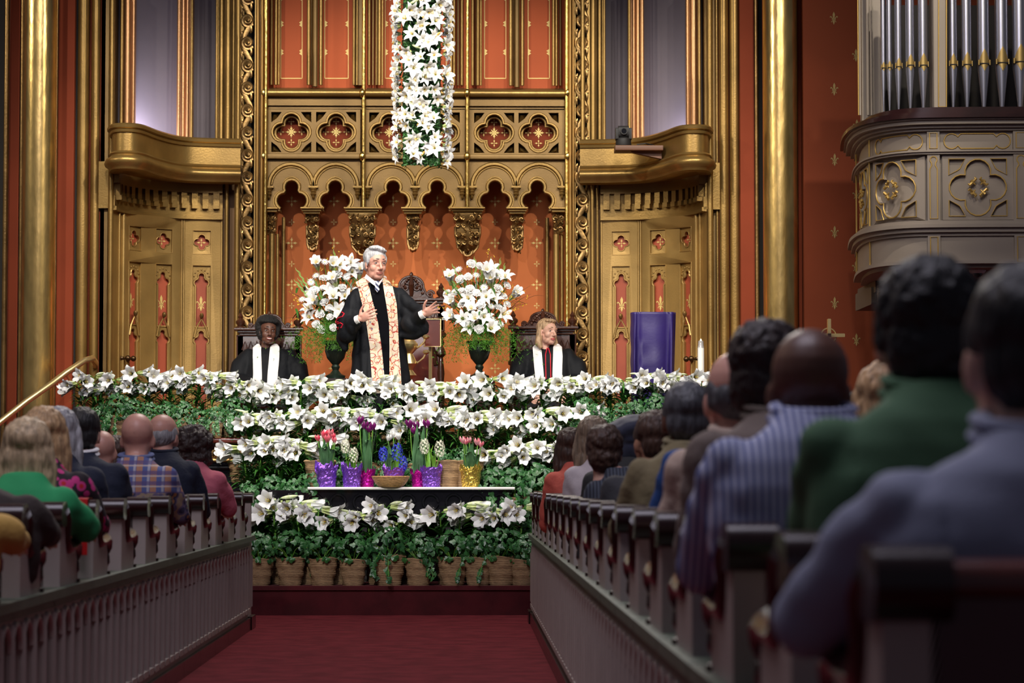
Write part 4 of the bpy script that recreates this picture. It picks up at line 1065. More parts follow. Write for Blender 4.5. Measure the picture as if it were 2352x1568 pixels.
# ------------------------------------------------------------------ hanging floral column
YH = 22.6; kx = pxm(YH); t = thing('floral_column', 'tall hanging column of white lilies and greenery above the preacher', 'flower arrangement', at(966, 380, YH))
O = t.location; x0, x1 = xt(927, YH)-O.x, xt(1008, YH)-O.x; zT = zt(-50, YH)-O.z; b = MB(); b.rbox((x0-.01, -.14, .02), (x1+.01, .14, zT), .05, 0, 2); b.build('core', mat('floral_foam', (.012, .035, .01), .9), t)
b = MB(); rnd = random.Random(5)
for k in range(2600):
    sd = rnd.random(); z = rnd.uniform(0, zT)
    if sd < .62: p = Vector((rnd.uniform(x0, x1), -.155+rnd.uniform(-.03, .01), z)); d = Vector((rnd.uniform(-.6, .6), -1, rnd.uniform(-.2, .8)))
    else: p = Vector(((x0 if sd < .81 else x1)+rnd.uniform(-.02, .02), rnd.uniform(-.15, .15), z)); d = Vector((-1 if sd < .81 else 1, rnd.uniform(-.8, .2), rnd.uniform(-.2, .7)))
    if k % 26 == 0: p.z = rnd.uniform(-.02, .03)
    q = d.normalized().to_track_quat('Z', 'Y').to_matrix() @ Matrix.Rotation(rnd.uniform(0, 6), 3, 'Z'); s = rnd.uniform(.012, .022)
    b.add([p + q @ Vector(v)*s for v in ((0, -1, 0), (.55, 0, .2), (0, 1, 0), (-.55, 0, .2))], [(0, 1, 2, 3)])
o = b.build('greenery', mat('boxwood', (.03, .14, .02), .45, c2=(.012, .06, .012), vs=20), t, smooth=False); o['kind'] = 'stuff'
spots = []; rnd = random.Random(11)
for k in range(9000):
    if len(spots) >= 125: break
    sd = rnd.random(); z = rnd.uniform(.03, zT)
    if sd < .7: p = Vector((rnd.uniform(x0+.02, x1-.02), -.20, z)); d = Vector((rnd.uniform(-.95, .95), -1, rnd.uniform(-.8, .6)))
    elif sd < .85: p = Vector((x0-.03, rnd.uniform(-.15, .05), z)); d = Vector((-1, rnd.uniform(-.9, 0), rnd.uniform(-.4, .4)))
    else: p = Vector((x1+.03, rnd.uniform(-.15, .05), z)); d = Vector((1, rnd.uniform(-.9, 0), rnd.uniform(-.4, .4)))
    if all((p-q).length > .066 for q, _ in spots): spots.append((p, d.normalized()))
for p, d in spots: inst('flower', SF[rnd.randrange(4)], t, p, d.to_track_quat('Z', 'Y') @ Euler((0, 0, rnd.uniform(0, 6))).to_quaternion(), rnd.uniform(.62, 1.0))
for k in range(26):
    z = rnd.uniform(0, zT); d = Vector((rnd.uniform(-1, 1), -.6, rnd.uniform(-.9, .7))).normalized()
    inst('bud', BY if k % 2 else BU[1], t, (rnd.uniform(x0, x1), -.20, z), d.to_track_quat('Z', 'Y'), 1.0)
b = MB(); b.tube([(0, 0, zT-.1), (0, 0, zT+2)], .006, 6); b.build('hanging_wire', BLKM, t)

# ------------------------------------------------------------------ two urn arrangements
def arrangement(px, Y, zbase, label, seed):
    x = xt(px, Y); t = thing('flower_urn', label, 'flower arrangement', (x, Y, zbase)); rnd = random.Random(seed)
    top = zt(775, Y) - zbase; k = 1/pxm(Y)
    prof = [(.085, 0), (.09, .03), (.05, .05), (.028, .08), (.04, .11), (.03, .13), (.08, .19), (.10, .26), (.095, .31), (.12, .33), (.125, .345), (.10, .35)]
    sc_ = 1.0; z0 = top - .38*sc_
    b = MB(); b.lathe([(r*sc_, z0+z*sc_) for r, z in prof], n=28); b.build('urn', mat('dark_bronze_urn', (.02, .035, .025), .35, .5, .2, 30), t)
    b = MB(); b.rbox((-.14, -.14, 0), (.14, .14, z0), .02, 0, 2); b.build('pedestal', MAHOG, t)
    C = Vector((0, -.02, top + .02)); lf = MB(); st = MB(); fs = MB(); yb = MB(); tw = MB(); gl = MB()
    P_ = lambda u, v, y=0: Vector((xt(px+u, Y)-x, y, zt(v, Y)-zbase))
    for i in range(420):   # fern skirt, hanging sprays
        u = rnd.gauss(0, 45); a = P_(u*.5, 745+rnd.uniform(-15, 15), rnd.uniform(-.2, .05)); drop = rnd.uniform(30, 60) if abs(u) < 25 else rnd.uniform(35, 90)
        e = P_(u*1.15, 745+drop, rnd.uniform(-.28, -.12 if abs(u) < 30 else .0)); 
        for j in range(7):
            p = a.lerp(e, j/6) + Vector((0, 0, .03*sin(j/6*pi)))
            for q in range(3):
                d = Vector([rnd.uniform(-1, 1) for _ in range(3)])*.022; sd = d.cross(Vector((0, 1, .3))).normalized()*.002
                fs.add([p, p+d*.5+sd, p+d, p+d*.5-sd], [(0, 1, 2, 3)])
    for i in range(60):
        u = rnd.gauss(0, 40); v = rnd.uniform(640, 750); p = P_(u, v, rnd.uniform(-.2, 0)); blade(lf, p, rnd.uniform(0, 6.28), rnd.uniform(.1, .2), .022, rnd.uniform(-.4, 1), .5)
    spots = []
    for i in range(3000):
        if len(spots) > 52: break
        v = rnd.uniform(605, 760); hw = 78*sin(pi*min(1, max(.15, (v-575)/215))); u = rnd.uniform(-hw, hw); p = P_(u, v, -.22+.16*abs(u)/62)
        if all((p-q).length > .078 for q in spots): spots.append(p)
    for i, p in enumerate(spots):
        d = (p - C).normalized()*.6 + Vector((rnd.uniform(-.3, .3), -.7, rnd.uniform(-.3, .3))); d.normalize(); st.tube([C, p - d*.02], .003, 4)
        qd = d.to_track_quat('Z', 'Y') @ Euler((0, 0, rnd.uniform(0, 6))).to_quaternion()
        if i % 5 < 2: inst('lily_flower', SF[i % 4] if i % 2 else LF[i % 4], t, p - d*.05, qd, .95)
        elif i % 5 == 2: inst('daisy_flower', DAISY, t, p, qd, 1)
        else: inst('white_rose', ROSE, t, p, qd, rnd.uniform(.8, 1.15))
    for i in range(15):   # gladiolus spikes and tall buds
        u = rnd.uniform(-95, 95); v = 600 + abs(u)*.7 + rnd.uniform(-40, 20); e = P_(u, v, rnd.uniform(-.1, .05)); a = C + (e-C)*.2
        gl.tube([a, a.lerp(e, .6), e], [.004, .005, .002], 5)
        for j in range(9):
            q = a.lerp(e, .5 + .5*j/9); d = (e-a).normalized(); s_ = 1 if j % 2 else -1
            o_ = Vector((s_*.010, -.004, .0)); gl.tube([q, q + d*.03 + o_, q + d*.055 + o_*.6], [.003, .008*(1-.07*j), .001], 5, 0 if j > 2 or i % 3 else 1)
    for i in range(38):   # forsythia twigs with yellow specks
        u = rnd.uniform(-125, 125); v = 560 + abs(u)*.95 + rnd.uniform(-15, 60); e = P_(u, v, rnd.uniform(-.15, .15)); a = C; m = a.lerp(e, .5) + Vector((rnd.uniform(-.05, .05), 0, .05)); pts = [a, a.lerp(m, .5), m, m.lerp(e, .5)+Vector((0, 0, .02)), e]
        tw.tube(pts, [.004, .003, .003, .002, .001], 4)
        for j in range(9):
            if rnd.random() < .75:
                p = m.lerp(e, rnd.random()) + Vector([rnd.uniform(-.015, .015) for _ in range(3)])
                for q in range(3):
                    d = Vector([rnd.uniform(-1, 1) for _ in range(3)])*.013; sd = d.cross(Vector((.1, 1, 0))).normalized()*.004; yb.add([p, p+d*.5+sd, p+d, p+d*.5-sd], [(0, 1, 2, 3)])
    fs.build('fern_skirt', FERN, t, smooth=False)['kind'] = 'stuff'; lf.build('foliage', LEAF, t, ang=180); st.build('stem', STEMM, t); tw.build('twigs', mat('brown_twig', (.16, .075, .035), .7), t)
    yb.build('yellow_blossom', YEL, t, smooth=False)['kind'] = 'stuff'; gl.build('gladiolus_spikes', [mat('gladiolus_green', (.28, .50, .12), .5), WHITE], t)
b = MB()
for k in range(22):
    a = 2*pi*k/22; c, s_ = cos(a), sin(a); z = .006 if k % 2 else .0
    b.add([(0, 0, 0), (.016*c-.006*s_, .016*s_+.006*c, z+.004), (.042*c, .042*s_, z), (.016*c+.006*s_, .016*s_-.006*c, z+.004)], [(0, 1, 2, 3)])
b.ell((0, 0, .004), (.010, .010, .006), 8, 1); DAISY = b.mesh('daisy', [WHITE, PETG], ang=180)
b = MB()
for k in range(26):
    a = k*2.4; r = .004+.0012*k; z = .022-.0007*k; vs = []
    for u in (-1, 0, 1):
        for q in (0, 1): aa = a + u*.55; rr = r + (.004+.010*k/26)*q; vs.append((rr*cos(aa), rr*sin(aa), z - .012 + (.018 - .006*abs(u))*q - .0006*k*q))
    b.add(vs, [(0, 2, 3, 1), (2, 4, 5, 3)])
b.ell((0, 0, .002), (.024, .024, .012), 8); ROSE = b.mesh('rose', [WHITE], ang=180)
arrangement(770, 23.9, 1.25, 'left flower urn of white blooms and yellow forsythia behind the preacher', 1)
arrangement(1101, 23.9, 1.25, 'right flower urn of white blooms and forsythia beside the tall chair', 2)

# ------------------------------------------------------------------ small fittings
t = thing('draped_stand', 'stand hidden under a purple satin drape before the right doors', 'stand', at(1501, 900, 22.4)); O = t.location; Y = 22.4; t.location.z = FZ; O = t.location
f = lambda px, py, y: Vector((xt(px, Y)-O.x, y, zt(py, Y)-O.z)); b = MB(); rings = []
for j in range(26):
    v = 718 + 130*j/25 + (130*(j > 22)*(j-22)/3 if 0 else 0); ring = []
    l, r = 1449 + 2*sin(j*.5)*.4 + j*.05, 1553 - j*.12
    n = 48
    for k in range(n):
        a = 2*pi*k/n; c, s_ = cos(a), sin(a); u = (l+r)/2 + (r-l)/2*(abs(c)**.35)*(1 if c > 0 else -1); y = .14*(abs(s_)**.6)*(1 if s_ > 0 else -1)
        y += (.25+j/25)*.045*sin(u*.28+1.2*sin(u*.09)+.02*j) + (.004*sin(u*.8+j*.2)); ring.append(f(u, v, y))
    rings.append(ring)
rings = [[p*1 for p in [f(1501 + (q.x*pxm(Y) + (O.x*0))*0 + (1501-1501), 716, 0) for q in rings[0]]]] + rings
rings.append([Vector((p.x, p.y, -0.0)) for p in rings[-1]])
b.loft(rings); b.build('drape', PURP, t, ang=180)
t = thing('altar_candle', 'tall lit white candle in front of the right doors', 'candle', (xt(1611, 22.2), 22.2, FZ)); O = t.location; Y = 22.2
zz = lambda v: zt(v, Y) - O.z
b = MB(); b.lathe([(.12, 0), (.12, .03), (.03, .06), (.025, zz(905)-.05), (.045, zz(905)), (.045, zz(890)), (.032, zz(883))]); b.build('candlestick', BRASS, t)
b = MB(); b.lathe([(.028, zz(885)), (.028, zz(798)), (.022, zz(797))]); b.build('candle_body', mat('candle_wax', (.85, .83, .78), .4, sss=.2), t)
b = MB(); b.lathe([(.0295, zz(882)), (.0295, zz(858))]); b.build('decorated_band', mat('printed_band', (.75, .65, .5), .5, c2=(.45, .06, .05), vs=60), t)
b = MB(); b.lathe([(.029, zz(798)), (.024, zz(792)), (.022, zz(782)), (.018, zz(782))]); b.build('glass_follower', mat('clear_cap', (.75, .72, .7), .08, .6), t)
b = MB(); b.ell((0, 0, zz(783)), (.008, .008, .022), 10); b.build('flame', mat('candle_flame', (1, .78, .4), .5, emit=6), t)
# brass rails
def rail(nm, label, pts, post):
    t = thing('handrail', label, 'handrail'); b = MB(); b.tube(pts, .028, 12); b.build('rail', BRASS, t); b = MB()
    for p in post: b.tube([p, Vector((p.x+.04, p.y+.05, p.z-.07)), Vector((p.x+.08, p.y+.5, p.z-.09))], .012, 8)
    b.build('rail_bracket', BRASS, t)
pl = [at(-20, 985, 22.6), at(60, 922, 22.8), at(120, 880, 23.0), at(150, 857, 23.1), at(195, 827, 23.2), at(212, 823, 23.3), at(219, 832, 23.6), at(219, 840, 24.4)]
rail('l', 'curved brass handrail climbing in front of the left gilt column', pl, [pl[3]])
pl = [at(1740, 900, 22.6), at(1690, 846, 23.0), at(1668, 826, 23.2), at(1658, 822, 23.3), at(1652, 830, 23.5), at(1652, 838, 24.4)]
rail('r', 'short curved end of a brass handrail right of the candle', pl, [pl[1]])
# processional cross
q = at(1905, 765, 21.5); t = thing('brass_cross', 'bright brass cross rising behind the bald man', 'cross', (q.x, 21.5, 0)); b = MB(); Y = 21.5
def bx(u0, v0, u1, v1): a, c = at(u0, v1, Y), at(u1, v0, Y); b.rbox((a.x-q.x, -.02, a.z), (c.x-q.x, .02, c.z), .006, 0, 1)
bx(1901, 732, 1908, 860); bx(1872, 766, 1940, 774); b.tube([Vector(((xt(1905, Y)-q.x)+.062*cos(a), 0, zt(770, Y)+.062*sin(a))) for a in [2*pi*k/24 for k in range(24)]], .006, 6, closed=True)
b.build('cross_body', BRASS, t); b = MB(); b.tube([(0, 0, .03), (0, 0, zt(855, Y))], .012, 8); b.lathe([(.15, 0), (.15, .02), (.02, .05)]); b.build('staff', BRASS, t)
# camera on its shelf
q = at(1432, 336, 24.5); t = thing('shelf_bracket', 'brown shelf bracket fixed to the right balcony front', 'shelf', q); b = MB(); k = 1/pxm(24.5)
b.rbox((-20*k, -.1, -.05), (90*k, .15, 0), .008); b.slab([(0, 0), (88*k, -.05), (88*k, -.12), (20*k, -.06)], [], lambda u, v, w_: (u, w_, v), -.02, .06); b.build('bracket', mat('brown_shelf', (.14, .06, .03), .5), t); b = MB()
b.tube([(30*k, -.05, .01), (50*k, -.06, .02), (70*k, 0, .012), (88*k, .1, .0)], .006, 6); b.build('cable', BLKM, t)
t = thing('video_camera', 'black robotic video camera on the right balcony shelf', 'camera', (q.x, q.y, q.z)); b = MB(); b.lathe([(.07, 0), (.075, .02), (.07, .07), (.05, .085)], n=20); b.build('base', BLKM, t)
b = MB()
for s_ in (-1, 1): b = MB(); b.rbox((s_*.062-.014, -.05, .06), (s_*.062+.014, .05, .17), .01, 0, 0); b.build('yoke_arm', BLKM, t)
b = MB(); b.rbox((-.05, -.06, .08), (.05, .07, .19), .03); b.build('camera_head', BLKM, t); b = MB(); b.tube([(0, -.055, .135), (0, -.085, .135)], .034, 18); b.tube([(0, -.085, .135), (0, -.088, .135)], .024, 18, 1); b.build('lens', [BLKM, BLK], t)

# ------------------------------------------------------------------ carved chairs
def chair(pxc, Y, wpx, ytop, ycorn, label, tall=False, gap=None):
    x = xt(pxc, Y); zb = 1.25; k = 1/pxm(Y); hw = wpx/2*k; t = thing('carved_chair', label, 'chair', (x, Y, zb))
    z = lambda v: zt(v, Y) - zb; zc = z(ycorn)
    b = MB()
    for a, c, e in ((0, 0, .03), (-.02, .025, .0), (-.035, .05, -.02)): b.rbox((-hw-e+.02, -.09-e, zc-.02-c), (hw+e-.02, .09, zc-c+.006), .006)
    b.rbox((-hw+.02, -.05, zc-.30), (hw-.02, .06, zc-.06), .01)
    for i in range(9):
        u = -hw*.72 + hw*1.44*i/8; b.tube([(u-hw*.09, -.052, zc-.20), (u, -.056, zc-.12), (u+hw*.09, -.052, zc-.20)], .007, 6)
    b.tube([(-hw*.78, -.055, zc-.22), (hw*.78, -.055, zc-.22)], .010, 6); b.build('cornice', CARVW, t)
    # crest
    ct = z(ytop); b = MB(); f = lambda u, v, w_: (u, -w_, v); h = ct - zc
    o = [(-hw*.62, zc), (-hw*.6, zc+h*.28), (-hw*.45, zc+h*.22), (-hw*.36, zc+h*.5)] + [(hw*.36*cos(a), zc+h*.55+h*.42*sin(a)) for a in [pi - pi*i/12 for i in range(13)]] + [(hw*.36, zc+h*.5), (hw*.45, zc+h*.22), (hw*.6, zc+h*.28), (hw*.62, zc)]
    b.slab(o, [], f, -.04, .02); b.tube([f(u, v, .02) for u, v in o], .011, 6)
    for s_ in (-1, 1):
        for cu, cv, R in ((s_*hw*.56, zc+h*.22, h*.17), (s_*hw*.17, zc+h*.5, h*.2)):
            b.tube([f(cu+R*(1-q/22)*cos(q*.5*s_), cv+R*(1-q/22)*sin(q*.5), .03) for q in range(18)], .010, 6); b.ell(f(cu, cv, .03), R*.4, 8)
        for i in range(6): b.ell(f(s_*hw*(.08+.05*i), zc+h*(.86-.06*i-.012*i*i), .03), .015, 10)
    b.tube([f(0, zc+h*.15, .03), f(0, zc+h*.6, .06), f(0, ct, .03)], [.016, .026, .01], 8); b.ell(f(0, ct, .0), (.02, .02, .035), 8); b.build('crest', CARVW, t)
    for s_ in (-1, 1):
        b = MB(); b.lathe([(.05, 0), (.05, .02), (.025, .03), (.045, .055), (.045, .075), (.02, .10), (.026, .12), (.008, .15), (.001, .16)], (s_*(hw-.04), 0, zc), 12); b.build('finial', CARVW, t)
        b = MB(); zq = zc-.30; b.rbox((s_*(hw-.04)-.035, -.05, zq), (s_*(hw-.04)+.035, .04, zq+.24), .006, 0, 2)
        b.lathe([(.03, zq), (.05, zq-.02), (.05, zq-.05), (.02, zq-.07), (.035, zq-.11), (.02, zq-.14), (.045, zq-.19), (.048, zq-.22), (.02, zq-.25), (.036, zq-.40), (.02, zq-.55), (.035, zq-.6), (.035, .0)][::-1], (s_*(hw-.04), -.02, 0), 12); b.build('post', CARVW, t)
    b = MB(); b.rbox((-hw+.06, -.02, .45), (hw-.06, .04, zc-.3), .02); b.build('back_panel', MAHOR, t)
    b = MB(); b.tube([(hw*.72*cos(a), -.035, zc-.62+(.33*sin(a))) for a in [pi*i/16 for i in range(17)]], .022, 8); b.build('back_arch', CARVW, t)
    b = MB(); b.rbox((-hw+.04, -.5, .30), (hw-.04, 0, .44), .03); b.build('seat', MAHOR, t)
    for s_ in (-1, 1):
        b = MB(); b.lathe([(.03, 0), (.04, .1), (.025, .25), (.035, .31)], (s_*(hw-.07), -.45, 0), 10); b.build('leg', CARVW, t)
    return t
chair(617, 24.75, 152, 722, 756, 'carved dark wooden chair behind the smiling clergywoman on the left')
chair(1247, 24.75, 156, 716, 752, 'carved dark wooden chair behind the blonde clergywoman on the right')
chair(944, 24.65, 156, 633, 688, 'tallest carved wooden chair, behind the preacher in the middle')
# lectern items between preacher and right urn
t = thing('reading_stand', 'brass stand holding a brown framed panel behind the preacher', 'stand', (xt(988, 22.9), 22.9, FZ)); O = t.location; Y = 22.9; b = MB()
a, c = at(975, 830, Y), at(1012, 733, Y); b.rbox((a.x-O.x, -.02, a.z+.13-O.z), (c.x-O.x, .02, c.z-O.z), .006, 0, 1); b.build('panel_board', MAHOR, t); b = MB()
b.tube([(a.x-O.x, -.025, a.z+.13-O.z), (c.x-O.x, -.025, a.z+.13-O.z), (c.x-O.x, -.025, c.z-O.z), (a.x-O.x, -.025, c.z-O.z)], .008, 6, closed=True); b.build('brass_edge', BRASS, t); b = MB(); b.tube([(0, .02, .03), (0, .02, a.z+.2-O.z)], .015, 8); b.lathe([(.15, 0), (.15, .02), (.02, .04)]); b.build('post', BRASS, t)
t = thing('brass_candlestand', 'ornate polished brass standard at the preacher\'s elbow', 'candlestand', (xt(938, 22.3), 22.3, FZ)); O = t.location; zz = lambda v: zt(v, 22.3)-O.z; b = MB()
b.lathe([(.16, 0), (.16, .03), (.05, .07), (.03, zz(870)), (.07, zz(862)), (.035, zz(850)), (.075, zz(835)), (.05, zz(820)), (.035, zz(812)), (.075, zz(800)), (.08, zz(790)), (.05, zz(781)), (.06, zz(775)), (.01, zz(774))], n=20); b.build('column', BRASS, t)
b = MB()
for s_, v in ((1, 790), (1, 825)):
    b.tube([(0, 0, zz(v)), (.08*s_, -.03, zz(v)-.03), (.13*s_, -.04, zz(v)+.01), (.15*s_, -.04, zz(v)+.05)], .010, 6); b.ell((.15*s_, -.04, zz(v)+.06), (.03, .03, .02), 10)
b.build('arm', BRASS, t)
# ------------------------------------------------------------------ people
def skin(name, c, c2=None): return mat(name, c, .45, 0, .06, 80, .12, 14, c2=c2, sss=.12)
SK = {'pale': skin('fair_skin', (.70, .41, .31)), 'pink': skin('pink_skin', (.66, .34, .26)), 'brown': skin('brown_skin', (.13, .052, .032)), 'dark': skin('dark_skin', (.13, .055, .036)), 'tan': skin('tan_skin', (.42, .21, .13))}
LIP = {'pale': mat('rosy_lips', (.42, .10, .09), .4), 'dark': mat('dark_lips', (.22, .04, .04), .35), 'pink': mat('pale_lips', (.40, .14, .11), .45)}
EYEW = mat('eye_white', (.36, .33, .31), .4); IRIS = mat('dark_iris', (.03, .02, .02), .15)
def hairmat(name, c, rough=.5): return mat(name, c, rough, 0, .9, 90, .45, 60, stretch=(1, 1, .12), sheen=.03)
def head_prims(b, M, female=False, jaw=1.0, ears=True):
    """head about its centre, face toward -y; M places it"""
    def E(c, r, rot=None):
        q = MB(); q.ell(c, r, 20, rot=rot); b.join(q, M)
    def T(pts, r):
        q = MB(); q.tube(pts, r, 10); [q.ell(p, rr, 10) for p, rr in zip(pts, r)]; b.join(q, M)
    E((0, .022, .038), (.074, .093, .083)); E((0, -.022, .02), (.066, .066, .072)); E((0, -.022, -.045), (.056*jaw, .060, .070))
    E((0, -.045, -.088), (.034*jaw, .032, .026)); E((0, .02, -.03), (.060, .062, .06))
    for s in (-1, 1):
        E((s*.030, -.042, -.028), (.031, .032, .034)); E((s*.028, -.070, .030), (.024, .015, .010)); E((s*.033*jaw, -.018, -.070), (.024, .044, .034))
        if ears:
            E((s*.074, .006, -.012), (.008, .018, .030), Matrix.Rotation(s*.3, 3, 'Z')); E((s*.073, -.002, -.032), (.007, .010, .012))
        E((s*.011, -.088, -.036), (.009, .010, .008))
    T([(0, -.078, .018), (0, -.090, -.008), (0, -.102, -.030)], [.009, .010, .012])
    E((0, -.078, -.062), (.024, .014, .006)); E((0, -.076, -.071), (.021, .014, .007))
    T([(0, .025, -.06), (0, .035, -.11), (0, .045, -.16)], [.056, .053, .060] if not female else [.048, .046, .054])
def head_disp(Mi):
    """sockets, mouth line, crease below the lips cut into the fused head"""
    def f(co, n):
        p = Mi @ co; d = 0
        if p.y < -.02 and abs(p.z) < .12:
            for s in (-1, 1):
                q = ((p.x-s*.031)/.017)**2 + ((p.z-.008)/.011)**2
                if q < 6: d -= .0095*math.exp(-q)
            q = (p.x/.026)**2 + ((p.z+.0665)/.0022)**2
            if q < 6: d -= .004*math.exp(-q)
            q = (p.x/.012)**2 + ((p.z+.085)/.004)**2
            if q < 6: d -= .0015*math.exp(-q)
        return d
    return f
def in_lips(p): return abs(p.x) < .025 and p.y < -.07 and -.0785+.1*abs(p.x) < p.z < -.0545-.18*abs(p.x)
def face_bits(t, M, iris=IRIS, brow=None, brown=(-.004), lid=None, scale=1):
    for s in (-1, 1):
        b = MB(); q = MB(); q.ell((s*.031, -.0655, .007), (.0115, .0105, .0068), 14); q.ell((s*.031+.001, -.0745, .007), (.0055, .003, .0055), 12, 1); b.join(q, M); b.build('eye', [EYEW, iris], t)
        if brow:
            b = MB(); q = MB(); q.tube([(s*.014, -.0865, .0375), (s*.030, -.0835, .0385), (s*.047, -.069, .031)], [.003, .0032, .0016], 6, flat=1.2); b.join(q, M); b.build('eyebrow', brow, t)
        if lid:
            b = MB(); q = MB()
            q.tube([(s*.031+.0135*cos(a), -.0745+.004*abs(cos(a)), .0080+.0068*sin(a)) for a in [pi*i/8 for i in range(9)]], .0032, 6)
            q.tube([(s*.031+.0135*cos(a), -.0725+.004*abs(cos(a)), .0065-.0085*sin(a)) for a in [pi*i/8 for i in range(9)]], .0018, 6); b.join(q, M); b.build('eyelid', lid, t)
def hand_prims(b, w, palm_dir, thumb_side, up, L=.185, curl=.25, spread=.14):
    """w wrist; fingers run along palm_dir, up = back of hand normal, thumb_side = direction of the thumb"""
    d = Vector(palm_dir).normalized(); s = Vector(thumb_side).normalized(); s = (s - d*s.dot(d)).normalized(); n = Vector(up).normalized(); n = (n - d*n.dot(d) - s*n.dot(s)).normalized(); w = Vector(w)
    rot = Matrix((s, d, n)).transposed()
    b.ell(w + d*.048, (.040, .052, .015), 16, rot=rot); b.ell(w + d*.062, (.040, .034, .014), 16, rot=rot); b.ell(w + d*.03 + s*.018, (.020, .032, .018), 12, rot=rot)
    for k, (o, l) in enumerate(((.030, .072), (.011, .080), (-.009, .074), (-.028, .058))):
        a = spread*(1.5-k)/1.5; dd = (d*cos(a) + s*sin(a)).normalized(); p = w + d*.085 + s*o; ch = [(p - dd*.02, .0095)]; c = curl*(1 + .35*k)
        for j, f in enumerate((.45, .30, .25)):
            dd = (dd - n*c*(.5+.5*j)).normalized(); p = p + dd*l*f*1.05; ch.append((p, .0092 - .0008*j))
        b.limb(ch, 10)
    p = w + d*.022 + s*.026; ch = [(p, .014)]
    for dd, l, r in ((d*.45+s*.85-n*.15, .036, .012), (d*.75+s*.65-n*.1, .032, .0105), (d*.85+s*.5, .022, .009)): p = p + dd.normalized()*l; ch.append((p, r))
    b.limb(ch, 10)
def ringloft(b, rings, n=36, p=2.4):
    """rings: (centre, rx, ry) horizontal super-ellipses bottom to top"""
    R = []
    for c, rx, ry in rings:
        r = []
        for k in range(n):
            a = 2*pi*k/n; ca, sa = cos(a), sin(a); r.append((c[0] + rx*abs(ca)**(2/p)*(1 if ca > 0 else -1), c[1] + ry*abs(sa)**(2/p)*(1 if sa > 0 else -1), c[2]))
        R.append(r)
    b.loft(R)
def pleat(amp, fx, fz, seed=0, z0=-9, grain=.004):
    def f(co, n):
        k = min(1, max(0, (9 + 0*co.z)))
        return amp*(noise.noise(Vector((co.x*fx+seed, co.y*fx, co.z*fz)))) + grain*noise.noise(co*26+Vector((seed, 0, 0)))
    return f
# ---- preacher
PY = 21.45
def q_(px, py, y=0): v = at(px, py, PY); return Vector((v.x, PY + y, v.z))
t = thing('person', 'preacher standing in a black robe and brocade stole, arms open', 'person', (xt(868, PY), PY, FZ)); O = t.location.copy(); TR = Matrix.Translation(-O)
HM = Matrix.Translation(q_(863, 607, -.03) - O) @ Euler((radians(4), 0, radians(27))).to_matrix().to_4x4() @ Matrix.Scale(1.13, 4)
b = MB(); head_prims(b, HM, jaw=1.0)
Z = lambda py: q_(868, py).z - O.z
sh = Z(672)
b.limb([(Vector(q_(866, 650, .02)-O), .062), (Vector(q_(868, 680, .02)-O), .10)])
ringloft(b, [((.0, 0, .85), .16, .11), ((0, 0, 1.05), .15, .105), ((0, 0, 1.3), .17, .11), ((0, 0, 1.42), .14, .09), ((0, 0, 1.48), .10, .07)])
wl, wr = q_(829, 738, -.33)-O, q_(974, 726, -.30)-O
el, er = q_(800, 752, -.02)-O, q_(945, 742, -.10)-O
b.limb([(q_(826, 686, 0)-O, .045), (el, .045), (wl, .030)]); b.limb([(q_(910, 686, 0)-O, .045), (er, .045), (wr, .030)])
for s in (-1, 1): b.limb([(Vector((s*.09, 0, .88)), .085), (Vector((s*.10, 0, .48)), .058), (Vector((s*.10, .02, .10)), .042), (Vector((s*.11, -.10, .05)), .04)])
hand_prims(b, wl, (.80, -.50, .30), (-.25, -.1, 1), (-.1, -1, -.25), curl=.28, spread=.20)
hand_prims(b, wr, (.85, -.35, .38), (-.35, -.3, 1), (.2, .9, -.35), curl=.22, spread=.26)
HI = HM.inverted(); hd = head_disp(HI)
fuse(b, 'body', [SK['pink'], LIP['pink']], .0042, 4, hd, t, lambda c: 1 if in_lips(HI @ c) else 0)
GREYH = hairmat('silver_hair', (.60, .60, .63))
face_bits(t, HM, mat('grey_iris', (.05, .06, .08), .2), mat('grey_brow', (.22, .18, .16), .8), lid=SK['pink'])
b = MB(); q = MB()
q.ell((0, .024, .052), (.082, .096, .080), 24); q.ell((0, .052, -.005), (.073, .068, .068), 20); q.ell((.010, -.045, .108), (.058, .034, .020), 16, rot=Matrix.Rotation(.3, 3, 'Y')); q.ell((-.01, -.02, .115), (.055, .055, .022), 16)
for s in (-1, 1): q.ell((s*.070, -.012, .030), (.012, .026, .036), 12); q.ell((s*.071, -.008, .002), (.006, .010, .022), 10)
b.join(q, HM)
fuse(b, 'hair', GREYH, .004, 3, lambda co, n: .0035*noise.noise(Vector(((HI @ co).x*80, (HI @ co).y*14, (HI @ co).z*14))), t)
# robe
b = MB(); C = lambda px, py, y=0: tuple(q_(px, py, y)-O)
rg = []
for px, py, rx, ry in ((866, 648, 17, .065), (867, 656, 34, .08), (868, 664, 47, .09), (868, 674, 56, .11), (869, 692, 60, .13), (869, 730, 58, .14), (870, 780, 60, .15), (872, 840, 66, .18), (873, 900, 74, .21)):
    rg.append((C(px, py), rx/pxm(PY), ry))
rg.append(((rg[-1][0][0], 0, .06), .34, .27)); ringloft(b, rg[::-1], 40, 2.2)
b.limb([(Vector(C(823, 682)), .075), (Vector(C(806, 720, -.01)), .088), (Vector(C(800, 752, -.08)), .085), (Vector(C(819, 744, -.24)), .058), (Vector(C(828, 739, -.31)), .042)], 18)
b.limb([(Vector(C(912, 682)), .075), (Vector(C(935, 714, -.04)), .080), (Vector(C(957, 738, -.14)), .072), (Vector(C(970, 728, -.27)), .045)], 18)
b.ell(C(797, 758, -.10), (.080, .11, .11), 20); b.limb([(Vector(C(792, 745, -.03)), .075), (Vector(C(787, 775, -.05)), .055), (Vector(C(793, 800, -.08)), .028)]); b.ell(C(808, 768, -.15), (.05, .08, .07), 16); b.ell(C(813, 755, -.2), (.05, .09, .07), 16)
